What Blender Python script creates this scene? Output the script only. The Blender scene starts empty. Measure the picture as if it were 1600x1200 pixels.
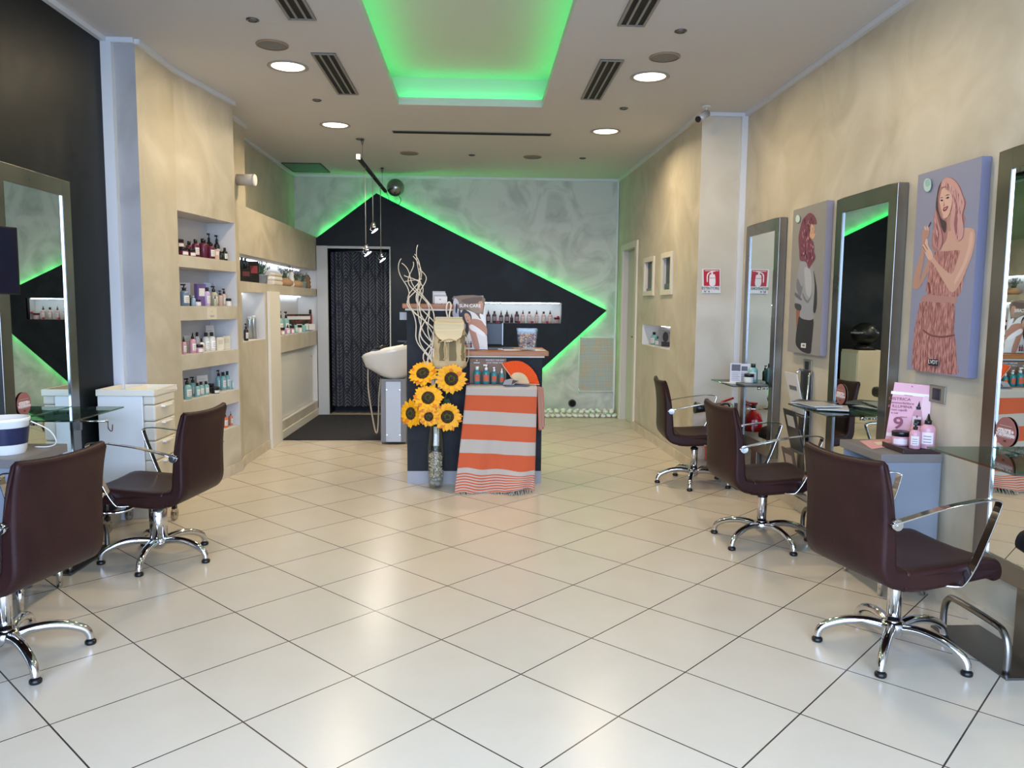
import bpy, bmesh, math, random
import numpy as np
from mathutils import Vector, Matrix, geometry
random.seed(7)
S = bpy.context.scene
COL = S.collection
PI = math.pi

# ------------------------------------------------------------------ camera
FOC = 1216.13; CAMH = 1.399
YAW, PIT, ROL = math.radians(-2.561), math.radians(5.654), math.radians(0.508)
_c, _s = math.cos(YAW), math.sin(YAW)
FW = Vector((-_s*math.cos(PIT), _c*math.cos(PIT), -math.sin(PIT)))
R0 = Vector((_c, _s, 0)); U0 = R0.cross(FW)
RT = R0*math.cos(ROL) + U0*math.sin(ROL)
UP = -R0*math.sin(ROL) + U0*math.cos(ROL)
CP = Vector((0, 0, CAMH))
cam_data = bpy.data.cameras.new('camera'); cam = bpy.data.objects.new('camera', cam_data)
COL.objects.link(cam); S.camera = cam
cam_data.sensor_width = 36; cam_data.lens = 36*FOC/1600; cam_data.clip_start = 0.05
_m = Matrix((RT, UP, -FW)).transposed().to_4x4(); _m.translation = CP
cam.matrix_world = _m

# ------------------------------------------------------------------ view, world
S.view_settings.view_transform = 'Standard'; S.view_settings.look = 'None'
S.view_settings.gamma = 1; S.view_settings.use_curve_mapping = False
S.view_settings.exposure = 0.08
S.cycles.use_denoising = True
S.cycles.max_bounces = 8; S.cycles.diffuse_bounces = 5; S.cycles.glossy_bounces = 5
S.cycles.sample_clamp_indirect = 6
S.cycles.caustics_reflective = False; S.cycles.caustics_refractive = False
W = bpy.data.worlds.new('daylight'); S.world = W; W.use_nodes = True
_bg = W.node_tree.nodes['Background']; _bg.inputs[0].default_value = (0.49, 0.67, 1.0, 1); _bg.inputs[1].default_value = 12.3

# area lights: daylight portal at the open shop front, ceiling downlights
def area(name, loc, size, energy, color, direction=(0, 0, -1), shape='DISK', size_y=None, spread=PI):
    l = bpy.data.lights.new(name, 'AREA'); l.shape = shape; l.size = size
    if size_y: l.size_y = size_y
    l.energy = energy; l.color = color; l.spread = spread
    o = bpy.data.objects.new(name, l); COL.objects.link(o); o.location = loc
    o.rotation_euler = Vector(direction).to_track_quat('-Z', 'Y').to_euler()
    return o
portal = area('shop_front_daylight', (0, -0.34, 1.37), 4.6, 1, (1, 1, 1), (0, 1, 0), 'RECTANGLE', 2.76)
portal.data.cycles.is_portal = True
WARM = (1.0, 0.79, 0.53)
DOWN = [(-1.31, 5.60), (1.21, 5.65), (-1.30, 7.33), (1.18, 7.38), (-1.30, 3.85), (1.21, 3.85), (-1.30, 2.1), (1.21, 2.1)]
for x, y in DOWN:
    area('downlight_lamp', (x, y, 3.015), 0.2, 20 if y > 5 else 14 if y > 3 else 4, WARM, spread=2.8 if y > 7 else PI)

# ------------------------------------------------------------------ colour and materials
def lin(h):
    h = h.lstrip('#'); v = [int(h[i:i+2], 16)/255 for i in (0, 2, 4)]
    return tuple((c/12.92 if c <= .04045 else ((c+.055)/1.055)**2.4) for c in v) + (1,)
_M = {}
def mat(name, color='#888888', rough=.5, metal=0, spec=.5, emit=None, es=0, trans=0, ior=1.45, alpha=1, coat=0, sheen=0):
    if name in _M: return _M[name]
    m = bpy.data.materials.new(name); m.use_nodes = True; b = m.node_tree.nodes['Principled BSDF']
    i = b.inputs; i['Base Color'].default_value = lin(color); i['Roughness'].default_value = rough
    i['Metallic'].default_value = metal; i['Specular IOR Level'].default_value = spec; i['IOR'].default_value = ior
    i['Transmission Weight'].default_value = trans; i['Coat Weight'].default_value = coat
    i['Sheen Weight'].default_value = sheen; i['Alpha'].default_value = alpha
    if emit: i['Emission Color'].default_value = lin(emit); i['Emission Strength'].default_value = es
    _M[name] = m; return m
def nodes(m): return m.node_tree.nodes, m.node_tree.links, m.node_tree.nodes['Principled BSDF']
def vary(m, c1, c2, scale=4, detail=4, dist=0, lo=.35, hi=.65, bump=0, bscale=None, stretch=(1, 1, 1), rough=None):
    """procedural colour variation between c1 and c2, and a fine bump"""
    N, L, B = nodes(m)
    tc = N.new('ShaderNodeTexCoord'); mp = N.new('ShaderNodeMapping'); mp.inputs['Scale'].default_value = stretch
    L.new(tc.outputs['Object'], mp.inputs['Vector'])
    n = N.new('ShaderNodeTexNoise'); n.inputs['Scale'].default_value = scale; n.inputs['Detail'].default_value = detail
    n.inputs['Distortion'].default_value = dist; L.new(mp.outputs[0], n.inputs['Vector'])
    r = N.new('ShaderNodeValToRGB'); r.color_ramp.elements[0].position = lo; r.color_ramp.elements[1].position = hi
    r.color_ramp.elements[0].color = lin(c1); r.color_ramp.elements[1].color = lin(c2)
    L.new(n.outputs['Fac'], r.inputs[0]); L.new(r.outputs[0], B.inputs['Base Color'])
    if rough:
        q = N.new('ShaderNodeMapRange'); q.inputs['To Min'].default_value = rough[0]; q.inputs['To Max'].default_value = rough[1]
        L.new(n.outputs['Fac'], q.inputs['Value']); L.new(q.outputs[0], B.inputs['Roughness'])
    if bump:
        n2 = N.new('ShaderNodeTexNoise'); n2.inputs['Scale'].default_value = bscale or scale*8; n2.inputs['Detail'].default_value = 5
        L.new(mp.outputs[0], n2.inputs['Vector'])
        b = N.new('ShaderNodeBump'); b.inputs['Strength'].default_value = bump; b.inputs['Distance'].default_value = .01
        L.new(n2.outputs['Fac'], b.inputs['Height']); L.new(b.outputs[0], B.inputs['Normal'])
    return m

BEIGE = vary(mat('beige_plaster', rough=.45), '#AEA590', '#C6BEAC', 2.0, 7, 1.5, .3, .68, .12, 9, rough=(.34, .6))
PALE = vary(mat('pale_plaster', rough=.5), '#A9ACA6', '#CACBC6', 2.2, 8, 1.8, .34, .58, .12, 8, rough=(.35, .6))
PILLAR = vary(mat('pillar_plaster', rough=.5), '#BDB5A2', '#CDC6B6', 1.7, 6, 1.4, .3, .68, .1, 8)
GREYP = vary(mat('grey_plaster', rough=.5), '#9A9A9C', '#A9A9AC', 2.5, 5, 1.2, .35, .65, .05, 9)
DARK = vary(mat('charcoal_plaster', rough=.55, spec=.2), '#101416', '#1B1F21', 3, 6, 1.8, .35, .65, .08, 9, rough=(.35, .55))
CEIL = mat('ceiling_paint', '#CBCACA', .8)
COVE = mat('cove_paint', '#D2D0CA', .8)
WHITE = mat('white_paint', '#DCDCD8', .5)
TRIMW = mat('white_trim', '#D5D8DC', .5)
NICHE = mat('niche_plaster', '#C6C3C0', .6)
SKIRT = vary(mat('travertine_baseboard', rough=.4), '#B7AA93', '#C9BEA9', 5, 4, .6)
CHROME = mat('chrome', '#D8D8DA', .09, 1)
STEEL = vary(mat('brushed_steel', '#9A9894', .3, 1), '#7C7A76', '#92908B', 3, 3, 0, .3, .7, 0, None, (1, 1, 1), (.22, .38))
DSTEEL = mat('dark_steel', '#77777A', .32, 1)
BLACK = mat('black_plastic', '#101012', .35)
BLACKM = mat('black_matt', '#18181A', .7)
MIRROR = mat('mirror_glass', '#DDE6E2', .01, 1)
GLOSSW = mat('glossy_white', '#E6E6E2', .25, coat=.3)
GREYLAM = mat('grey_laminate', '#8C929C', .45)
GREYTOP = mat('grey_brown_top', '#7E7874', .4)
CREAM = mat('cream_laminate', '#DAD2C0', .5)
LEATHER = vary(mat('brown_leather', rough=.42, spec=.22), '#281414', '#321B18', 5, 4, .5, .35, .7, .12, 160, rough=(.36, .48))
LEATHER2 = vary(mat('brown_leather_side', rough=.4), '#2C2128', '#362A31', 5, 4, .5, .35, .7, .1, 160)
WOOD = vary(mat('orange_wood', rough=.4), '#86501F', '#A66A32', 3, 6, .8, .3, .7, .1, 30, (1, 12, 12))
GREENLED = mat('green_led', '#00FF60', emit='#00F05A', es=22)
WHITELED = mat('white_led', '#FFFFFF', emit='#DDF2FF', es=26)
LAMPGLOW = mat('lamp_diffuser', '#FFFFFF', emit='#FFF3D6', es=3.2)

def glassy(name, color='#FFFFFF', rough=.02, fac=.12, hi=.7):
    """thin glass: clear with a fresnel gloss (keeps light passing)"""
    if name in _M: return _M[name]
    m = bpy.data.materials.new(name); m.use_nodes = True; N, L = m.node_tree.nodes, m.node_tree.links
    N.remove(N['Principled BSDF']); o = N['Material Output']
    t = N.new('ShaderNodeBsdfTransparent'); t.inputs[0].default_value = lin(color)
    g = N.new('ShaderNodeBsdfGlossy'); g.inputs['Roughness'].default_value = rough
    fr = N.new('ShaderNodeLayerWeight'); fr.inputs[0].default_value = fac
    x = N.new('ShaderNodeMixShader'); L.new(fr.outputs['Facing'], x.inputs[0])
    mr = N.new('ShaderNodeMapRange'); mr.inputs['To Min'].default_value = .04; mr.inputs['To Max'].default_value = hi
    L.new(fr.outputs['Facing'], mr.inputs['Value']); L.new(mr.outputs[0], x.inputs[0])
    L.new(t.outputs[0], x.inputs[1]); L.new(g.outputs[0], x.inputs[2]); L.new(x.outputs[0], o.inputs[0])
    _M[name] = m; return m
GLASS = glassy('clear_glass', '#F2F6F4')
GREENGLASS = glassy('green_table_glass', '#9FB8AC', .03, .2)

# floor tiles: square tiles laid diagonally, dark joints
def floor_material():
    m = mat('floor_tiles', '#C8BEAE', .22); N, L, B = nodes(m)
    g = N.new('ShaderNodeNewGeometry'); sp = N.new('ShaderNodeSeparateXYZ'); L.new(g.outputs['Position'], sp.inputs[0])
    def M(op, a, b=None):
        n = N.new('ShaderNodeMath'); n.operation = op
        for k, v in enumerate((a, b)):
            if v is None: continue
            if isinstance(v, (int, float)): n.inputs[k].default_value = v
            else: L.new(v, n.inputs[k])
        return n.outputs[0]
    k = .70711/.45
    u = M('ADD', M('MULTIPLY', M('SUBTRACT', sp.outputs[0], sp.outputs[1]), k), 9.211+100)
    v = M('ADD', M('MULTIPLY', M('ADD', sp.outputs[0], sp.outputs[1]), k), -2.750+100)
    fu, fv = M('FRACT', u), M('FRACT', v)
    du = M('MINIMUM', fu, M('SUBTRACT', 1.0, fu)); dv = M('MINIMUM', fv, M('SUBTRACT', 1.0, fv))
    j = M('LESS_THAN', M('MINIMUM', du, dv), .0062)
    cb = N.new('ShaderNodeCombineXYZ'); L.new(M('FLOOR', u), cb.inputs[0]); L.new(M('FLOOR', v), cb.inputs[1])
    wn = N.new('ShaderNodeTexWhiteNoise'); L.new(cb.outputs[0], wn.inputs['Vector'])
    ad = N.new('ShaderNodeVectorMath'); ad.operation = 'MULTIPLY_ADD'; ad.inputs[1].default_value = (9, 9, 9)
    L.new(wn.outputs['Color'], ad.inputs[0]); L.new(g.outputs['Position'], ad.inputs[2])
    ns = N.new('ShaderNodeTexNoise'); ns.inputs['Scale'].default_value = 5; ns.inputs['Detail'].default_value = 3
    L.new(ad.outputs[0], ns.inputs['Vector'])
    r = N.new('ShaderNodeValToRGB'); r.color_ramp.elements[0].position = .1; r.color_ramp.elements[1].position = .9
    r.color_ramp.elements[0].color = lin('#C6BBA8'); r.color_ramp.elements[1].color = lin('#CCC2B1')
    L.new(ns.outputs['Fac'], r.inputs[0])
    hs = N.new('ShaderNodeHueSaturation'); L.new(r.outputs[0], hs.inputs['Color'])
    vv = N.new('ShaderNodeMapRange'); vv.inputs['To Min'].default_value = .98; vv.inputs['To Max'].default_value = 1.02
    L.new(wn.outputs['Value'], vv.inputs['Value']); L.new(vv.outputs[0], hs.inputs['Value'])
    mx = N.new('ShaderNodeMix'); mx.data_type = 'RGBA'; L.new(j, mx.inputs['Factor'])
    L.new(hs.outputs[0], mx.inputs['A']); mx.inputs['B'].default_value = lin('#3A3432')
    L.new(mx.outputs['Result'], B.inputs['Base Color'])
    rr = N.new('ShaderNodeMapRange'); rr.inputs['To Min'].default_value = .25; rr.inputs['To Max'].default_value = .27
    L.new(ns.outputs['Fac'], rr.inputs['Value']); L.new(rr.outputs[0], B.inputs['Roughness'])
    return m
FLOOR = floor_material()

# ------------------------------------------------------------------ mesh helpers
class MB:
    """collects shapes; build() links them as one mesh object"""
    def __init__(s): s.v = []; s.f = []; s.mi = []; s.sm = []; s.uv = {}
    def add(s, vs, fs, mi=0, sm=False):
        o = len(s.v); s.v += [tuple(p) for p in vs]
        for f in fs: s.f.append([i+o for i in f]); s.mi.append(mi); s.sm.append(sm)
        return s
    def box(s, x0, x1, y0, y1, z0, z1, mi=0, M=None):
        vs = [Vector((x, y, z)) for x in (x0, x1) for y in (y0, y1) for z in (z0, z1)]
        if M is not None: vs = [M @ v for v in vs]
        return s.add(vs, [(0, 1, 3, 2), (4, 6, 7, 5), (0, 4, 5, 1), (2, 3, 7, 6), (0, 2, 6, 4), (1, 5, 7, 3)], mi)
    def prism(s, poly, d, mi=0, base=None, ex=None, mi_side=None):
        """poly: list of 3D points (flat ring); extruded by vector d"""
        n = len(poly); a = [Vector(p) for p in poly]; d = Vector(d); b = [p+d for p in a]
        s.add(a+b, [list(range(n))[::-1], list(range(n, 2*n))], mi)
        s.add(a+b, [(i, (i+1) % n, (i+1) % n+n, i+n) for i in range(n)], mi if mi_side is None else mi_side)
        return s
    def lathe(s, prof, c=(0, 0, 0), n=20, mi=0, M=None, sm=True, close=True):
        vs = []; c = Vector(c)
        for r, z in prof:
            for k in range(n):
                a = 2*PI*k/n; p = Vector((r*math.cos(a), r*math.sin(a), z))
                vs.append((M @ p if M is not None else p)+c)
        fs = []
        for i in range(len(prof)-1):
            for k in range(n):
                k2 = (k+1) % n; fs.append((i*n+k, i*n+k2, (i+1)*n+k2, (i+1)*n+k))
        s.add(vs, fs, mi, sm)
        if close:
            m = len(prof)-1
            if prof[0][0] > 1e-5: s.add(vs[:n], [list(range(n))[::-1]], mi)
            if prof[-1][0] > 1e-5: s.add(vs[m*n:], [list(range(n))], mi)
        return s
    def cyl(s, a, b, r, r2=None, n=16, mi=0, sm=True):
        a, b = Vector(a), Vector(b); d = b-a
        M = d.to_track_quat('Z', 'Y').to_matrix()
        return s.lathe([(r, 0), (r if r2 is None else r2, d.length)], a, n, mi, M, sm)
    def tube(s, pts, r, n=8, mi=0, caps=True, flat=None, up=None):
        """sweep a circle (or flat=(w,t) rectangle) along pts; r number or list"""
        P = [Vector(p) for p in pts]; m = len(P); rs = r if isinstance(r, (list, tuple)) else [r]*m
        vs = []; prev = None
        for i, p in enumerate(P):
            t = (P[min(i+1, m-1)]-P[max(i-1, 0)]).normalized()
            if up is not None: a = Vector(up); a = (a-t*a.dot(t)).normalized()
            elif prev is None:
                a = t.orthogonal().normalized()
            else: a = (prev-t*prev.dot(t)).normalized()
            prev = a; b = t.cross(a)
            if flat:
                w, h = flat[0]/2, flat[1]/2
                vs += [p+a*w+b*h, p-a*w+b*h, p-a*w-b*h, p+a*w-b*h]
            else:
                vs += [p+(a*math.cos(2*PI*k/n)+b*math.sin(2*PI*k/n))*rs[i] for k in range(n)]
        if flat: n = 4
        fs = [(i*n+k, i*n+(k+1) % n, (i+1)*n+(k+1) % n, (i+1)*n+k) for i in range(m-1) for k in range(n)]
        s.add(vs, fs, mi, not flat)
        if caps: s.add(vs[:n], [list(range(n))[::-1]], mi); s.add(vs[-n:], [list(range(n))], mi)
        return s
    def ball(s, c, r, n=14, m=10, mi=0, sc=(1, 1, 1), M=None):
        prof = [(math.sin(PI*i/m), -math.cos(PI*i/m)) for i in range(m+1)]
        vs = []; c = Vector(c)
        for rr, z in prof:
            for k in range(n):
                a = 2*PI*k/n; p = Vector((rr*math.cos(a)*r*sc[0], rr*math.sin(a)*r*sc[1], z*r*sc[2]))
                vs.append((M @ p if M is not None else p)+c)
        return s.add(vs, [(i*n+k, i*n+(k+1) % n, (i+1)*n+(k+1) % n, (i+1)*n+k) for i in range(m) for k in range(n)], mi, True)
    def build(s, name, mats, parent=None, bevel=0, seg=2, sub=0, at=None, weld=True):
        me = bpy.data.meshes.new(name); me.from_pydata(s.v, [], s.f)
        me.polygons.foreach_set('material_index', s.mi); me.polygons.foreach_set('use_smooth', s.sm)
        for m in (mats if isinstance(mats, (list, tuple)) else [mats]): me.materials.append(m)
        if weld:
            bm = bmesh.new(); bm.from_mesh(me); bmesh.ops.remove_doubles(bm, verts=bm.verts, dist=1e-6)
            bmesh.ops.dissolve_degenerate(bm, edges=bm.edges, dist=1e-7)
            bmesh.ops.recalc_face_normals(bm, faces=bm.faces); bm.to_mesh(me); bm.free()
        if at is not None:
            me.transform(Matrix.Translation(-Vector(at)))
        o = bpy.data.objects.new(name, me); COL.objects.link(o)
        if at is not None: o.location = at
        if parent is not None:
            o.parent = parent
        if bevel:
            b = o.modifiers.new('b', 'BEVEL'); b.width = bevel; b.segments = seg; b.limit_method = 'ANGLE'; b.angle_limit = .6
        if sub:
            b = o.modifiers.new('s', 'SUBSURF'); b.levels = sub; b.render_levels = sub
        return o
def tag(o, label=None, cat=None, group=None, kind=None):
    if label: o['label'] = label
    if cat: o['category'] = cat
    if group: o['group'] = group
    if kind: o['kind'] = kind
    return o
def thing(name, label, cat, loc=(0, 0, 0), rz=0, group=None):
    o = bpy.data.objects.new(name, None); COL.objects.link(o); o.empty_display_size = .05
    o.location = loc; o.rotation_euler = (0, 0, rz); return tag(o, label, cat, group)
def struct(name, mb, m, parent=None, **k):
    o = mb.build(name, m, parent, **k)
    if parent is None: o['kind'] = 'structure'
    return o
def copy_tree(o, parent=None):
    c = o.copy(); COL.objects.link(c)
    if parent is not None: c.parent = parent
    for ch in list(o.children): copy_tree(ch, c)
    return c
def rayd(px, py): return FW + RT*((px-800)/FOC) - UP*((py-600)/FOC)
def onplane(px, py, p0, n):
    d = rayd(px, py); n = Vector(n); t = (Vector(p0)-CP).dot(n)/d.dot(n); return CP+d*t
def onY(px, py, Y): return onplane(px, py, (0, Y, 0), (0, 1, 0))
def onX(px, py, X): return onplane(px, py, (X, 0, 0), (1, 0, 0))
def onZ(px, py, Z=0): return onplane(px, py, (0, 0, Z), (0, 0, 1))
def smooth(pts, k=4, closed=True):
    P = [Vector(p) for p in pts]; n = len(P); out = []
    rng = range(n) if closed else range(n-1)
    for i in rng:
        if closed: a, b, c, d = P[i-1], P[i], P[(i+1) % n], P[(i+2) % n]
        else: a, b, c, d = P[max(i-1, 0)], P[i], P[i+1], P[min(i+2, n-1)]
        for j in range(k):
            t = j/k; out.append(.5*((2*b)+(c-a)*t+(2*a-5*b+4*c-d)*t*t+(3*b-a-3*c+d)*t**3))
    if not closed: out.append(P[-1])
    return out
def text(body, size, origin, right, up, m, parent, name='lettering', align='CENTER', bold=0, depth=.0006, sx=1):
    cu = bpy.data.curves.new('t', 'FONT'); cu.body = body; cu.size = size; cu.align_x = align; cu.align_y = 'CENTER'
    cu.extrude = depth; cu.offset = bold
    tmp = bpy.data.objects.new('t', cu); COL.objects.link(tmp)
    dg = bpy.context.evaluated_depsgraph_get(); me = bpy.data.meshes.new_from_object(tmp.evaluated_get(dg))
    bpy.data.objects.remove(tmp); me.name = name
    r = Vector(right).normalized(); u = Vector(up).normalized(); nn = r.cross(u)
    M = Matrix((r*sx, u, nn)).transposed().to_4x4(); M.translation = Vector(origin)
    me.transform(M); me.materials.clear(); me.materials.append(m)
    o = bpy.data.objects.new(name, me); COL.objects.link(o)
    if parent is not None: o.parent = parent; o.matrix_parent_inverse = parent.matrix_basis.inverted()
    return o
def keep(o, parent):
    """parent o without moving it"""
    o.parent = parent; o.matrix_parent_inverse = parent.matrix_basis.inverted(); return o

# ------------------------------------------------------------------ room shell
H = 3.03; LED_Y = 10.07
MB().box(-2.6, 2.5, -.35, 10.6, -.1, 0).build('floor', FLOOR)['kind'] = 'structure'

def wall_holes(mb, A, B, z0, z1, holes, depth, nrm, mi=0, mi_in=1):
    """vertical wall sheet from A to B with rectangular niches (s0,s1,z0,z1[,depth]); nrm points INTO the wall"""
    A, B = Vector((*A, 0)), Vector((*B, 0)); L = (B-A).length; t = (B-A)/L; n = Vector((*nrm, 0)).normalized()
    ss = sorted({0, L, *[h[0] for h in holes], *[h[1] for h in holes]}); zs = sorted({z0, z1, *[h[2] for h in holes], *[h[3] for h in holes]})
    P = lambda s, z, d=0: A+t*s+n*d+Vector((0, 0, z))
    for i in range(len(ss)-1):
        for j in range(len(zs)-1):
            sm, zm = (ss[i]+ss[i+1])/2, (zs[j]+zs[j+1])/2
            if any(h[0] < sm < h[1] and h[2] < zm < h[3] for h in holes): continue
            mb.add([P(ss[i], zs[j]), P(ss[i+1], zs[j]), P(ss[i+1], zs[j+1]), P(ss[i], zs[j+1])], [(0, 1, 2, 3)], mi)
    for h in holes:
        lowh = h[2] <= z0+1e-6
        d = h[4] if len(h) > 4 else depth; m2 = h[5] if len(h) > 5 else mi_in
        q = [P(h[0], h[2]), P(h[1], h[2]), P(h[1], h[3]), P(h[0], h[3])]; w = [P(h[0], h[2], d), P(h[1], h[2], d), P(h[1], h[3], d), P(h[0], h[3], d)]
        mb.add(q+w, [(4, 5, 6, 7), (1, 2, 6, 5), (2, 3, 7, 6), (3, 0, 4, 7)]+([] if lowh else [(0, 1, 5, 4)]), m2)

# left walls
mb = MB(); mb.add([(-2.32, -.35, 0), (-2.32, 5.10, 0), (-2.32, 5.10, H), (-2.32, -.35, H)], [(0, 1, 2, 3)])
struct('wall_left_charcoal', mb, DARK)
mb = MB(); mb.add([(-2.32, 5.10, 0), (-2.13, 5.10, 0), (-2.13, 5.10, H), (-2.32, 5.10, H)], [(0, 1, 2, 3)], 1)
mb.add([(-2.13, 5.10, 0), (-2.13, 5.70, 0), (-2.13, 5.70, H), (-2.13, 5.10, H)], [(0, 1, 2, 3)])
NA, NBp = (-2.13, 5.70), (-1.99, 6.58)
NL = math.dist(NA, NBp)
N5 = [(.005, NL-.015, 1.75, 2.06), (.005, NL-.005, 1.385, 1.665), (.005, NL-.01, 1.03, 1.28), (.005, NL-.01, .695, .92), (.005, NL-.01, .39, .59)]
wall_holes(mb, NA, NBp, 0, H, N5, .24, (-.99, .157), 0, 2)
mb.add([(-1.99, 6.58, 2.25), (-2.14, 6.62, 2.25), (-2.14, 6.62, H), (-1.99, 6.58, H)], [(0, 1, 2, 3)])
mb.add([(-2.14, 6.62, 2.25), (-2.14, 7.4, 2.25), (-2.14, 7.4, H), (-2.14, 6.62, H)], [(0, 1, 2, 3)])
mb.add([(-2.14, 7.4, 2.25), (-2.31, 7.4, 2.25), (-2.31, 7.4, H), (-2.14, 7.4, H)], [(0, 1, 2, 3)])
mb.add([(-2.31, 7.4, 2.25), (-2.31, 10.07, 2.25), (-2.31, 10.07, H), (-2.31, 7.4, H)], [(0, 1, 2, 3)])
mb.add([(-1.99, 6.58, 2.25), (-2.03, 6.8, 2.25), (-2.03, 10.07, 2.25), (-2.31, 10.07, 2.25), (-2.31, 7.4, 2.25), (-2.14, 7.4, 2.25), (-2.14, 6.62, 2.25)], [list(range(7))])
mb.add([(-1.99, 6.58, 0), (-2.03, 6.8, 0), (-2.03, 6.8, 2.25), (-1.99, 6.58, 2.25)], [(0, 1, 2, 3)])
LONG = (0.01, 3.20, 1.60, 1.835, .24); LIT = (.04, .76, 1.075, 1.51, .24); PUMPN = (1.20, 3.19, 1.08, 1.51, .24); CABN = (1.22, 3.15, .19, .905, .07)
wall_holes(mb, (-2.03, 6.8), (-2.03, 10.07), 0, 2.25, [LONG, LIT, PUMPN, CABN], .24, (-1, 0), 0, 2)
struct('wall_left', mb, [BEIGE, GREYP, NICHE])
# back wall
AY = 9.99
mb = MB(); wall_holes(mb, (-2.6, LED_Y), (1.80, LED_Y), 0, H, [(.70, 1.50, 0, 2.13, .35, 2), (2.60+.0, 3.68, 1.19, 1.455, .12)], .35, (0, 1), 0, 1)  # doorway recess takes the charcoal, painting in the shade behind the curtain
struct('wall_back', mb, [PALE, NICHE, DARK])
# charcoal arrow panel
mb = MB()
outer = [(-2.03, 2.235), (-1.273, 2.80), (1.658, 1.366), (.17, 0), (-1.10, 0), (-1.10, 2.125), (-1.89, 2.125), (-1.89, 0), (-2.03, 0)]
hole = [(0.0, 1.192), (1.08, 1.192), (1.08, 1.457), (0.0, 1.457)]
tri = geometry.tessellate_polygon([[Vector((x, 0, z)) for x, z in outer], [Vector((x, 0, z)) for x, z in hole[::-1]]])
allp = outer+hole[::-1]
for yy in (AY, AY+.03): mb.add([(x, yy, z) for x, z in allp], [list(t) for t in tri])
for ring in (outer, hole):
    n = len(ring); vs = [(x, AY, z) for x, z in ring]+[(x, AY+.03, z) for x, z in ring]
    mb.add(vs, [(i, (i+1) % n, (i+1) % n+n, i+n) for i in range(n)])
mb.box(0.0, 1.08, AY+.001, LED_Y, 1.182, 1.192); mb.box(0.0, 1.08, AY+.001, LED_Y, 1.457, 1.467)
mb.box(-.01, 0.0, AY+.001, LED_Y, 1.182, 1.467); mb.box(1.08, 1.09, AY+.001, LED_Y, 1.182, 1.467)
arrow = mb.build('wall_back_arrow_panel', DARK); arrow['kind'] = 'structure'
def led_line(name, a, b, w, m, label, parent=None):
    mbx = MB(); mbx.tube([a, b], .01, flat=w, up=(0, 1, 0)); o = mbx.build(name, m, parent)
    if parent is None: tag(o, label, 'light strip')
    return o
def inset(p, q, d):
    p, q = Vector(p), Vector(q); t = (q-p).normalized(); n = Vector((-t.z, 0, t.x)); n = n if n.z < 0 or True else n
    return p, q, n
ledmb = MB()
for p, q, dn in [((-2.03, 0, 2.235), (-1.273, 0, 2.80), (.6, 0, -.8)), ((-1.273, 0, 2.80), (1.658, 0, 1.366), (-.44, 0, -.9)), ((1.658, 0, 1.366), (.17, 0, 0), (-.68, 0, .73))]:
    p, q, dn = Vector(p), Vector(q), Vector(dn).normalized()*.022; off = Vector((0, AY+.045, 0)); t = (q-p).normalized()*.03
    ledmb.tube([p+dn+off+t, q+dn+off-t], .01, flat=(.02, .006), up=(0, 1, 0))
tag(ledmb.build('led_strip', GREENLED), 'green light strip glowing behind the edge of the charcoal arrow panel', 'light strip')
tag(MB().box(.03, 1.05, LED_Y-.02, LED_Y-.008, 1.446, 1.453).build('led_strip', WHITELED), 'white light strip along the top of the back wall niche', 'light strip')
# right walls
RA, RB = (1.87, 6.62), (1.80, 10.07)
def ry(y): return (y-6.62)*math.dist(RA, RB)/3.45
mb = MB(); mb.add([(2.25, -.35, 0), (2.25, 6.62, 0), (2.25, 6.62, H), (2.25, -.35, H)], [(0, 1, 2, 3)])
struct('wall_right', mb, BEIGE)
mb = MB(); mb.add([(2.25, 6.62, 0), (1.87, 6.62, 0), (1.87, 6.62, H), (2.25, 6.62, H)], [(0, 1, 2, 3)])
struct('wall_right_pillar', mb, PILLAR)
mb = MB(); RH = [(ry(8.98), ry(9.68), 0, 2.10, .16), (ry(8.16), ry(8.50), 1.58, 1.89, .05), (ry(7.44), ry(7.75), 1.58, 1.89, .05), (ry(7.44), ry(8.60), 1.0, 1.22, .2)]
wall_holes(mb, RA, RB, 0, H, RH, .16, (1, .02), 0, 1)
struct('wall_right_rear', mb, [BEIGE, NICHE])
# ceiling with recessed cove
cx0, cx1, cy0, cy1 = -.65, .52, 1.3, 6.56
mb = MB()
o4 = [(-2.6, -.35), (2.5, -.35), (2.5, 10.6), (-2.6, 10.6)]; i4 = [(cx0, cy0), (cx1, cy0), (cx1, cy1), (cx0, cy1)]
vs = [(x, y, H) for x, y in o4+i4]; mb.add(vs, [(0, 1, 5, 4), (1, 2, 6, 5), (2, 3, 7, 6), (3, 0, 4, 7)])
def ring(mb, a, za, b, zb, mi):
    mb.add([(x, y, za) for x, y in a]+[(x, y, zb) for x, y in b], [(i, (i+1) % 4, (i+1) % 4+4, i+4) for i in range(4)], mi)
w4 = [(cx0-.12, cy0-.12), (cx1+.12, cy0-.12), (cx1+.12, cy1+.12), (cx0-.12, cy1+.12)]
ring(mb, i4, H, i4, H+.06, 1); ring(mb, i4, H+.06, w4, H+.06, 1); ring(mb, w4, H+.06, w4, H+.25, 1)
mb.add([(x, y, H+.25) for x, y in w4], [(0, 1, 2, 3)], 1)
struct('ceiling', mb, [CEIL, COVE])
mb = MB(); z = H+.066
mb.box(cx0-.085, cx0-.06, cy0, cy1, z, z+.008); mb.box(cx1+.06, cx1+.085, cy0, cy1, z, z+.008)
mb.box(cx0, cx1, cy1+.06, cy1+.085, z, z+.008); mb.box(cx0, cx1, cy0-.085, cy0-.06, z, z+.008)
tag(mb.build('led_strip', mat('cove_led', '#00FF60', emit='#28F07A', es=7.5)), 'green light strip hidden on the ledge inside the ceiling recess', 'light strip')

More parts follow.
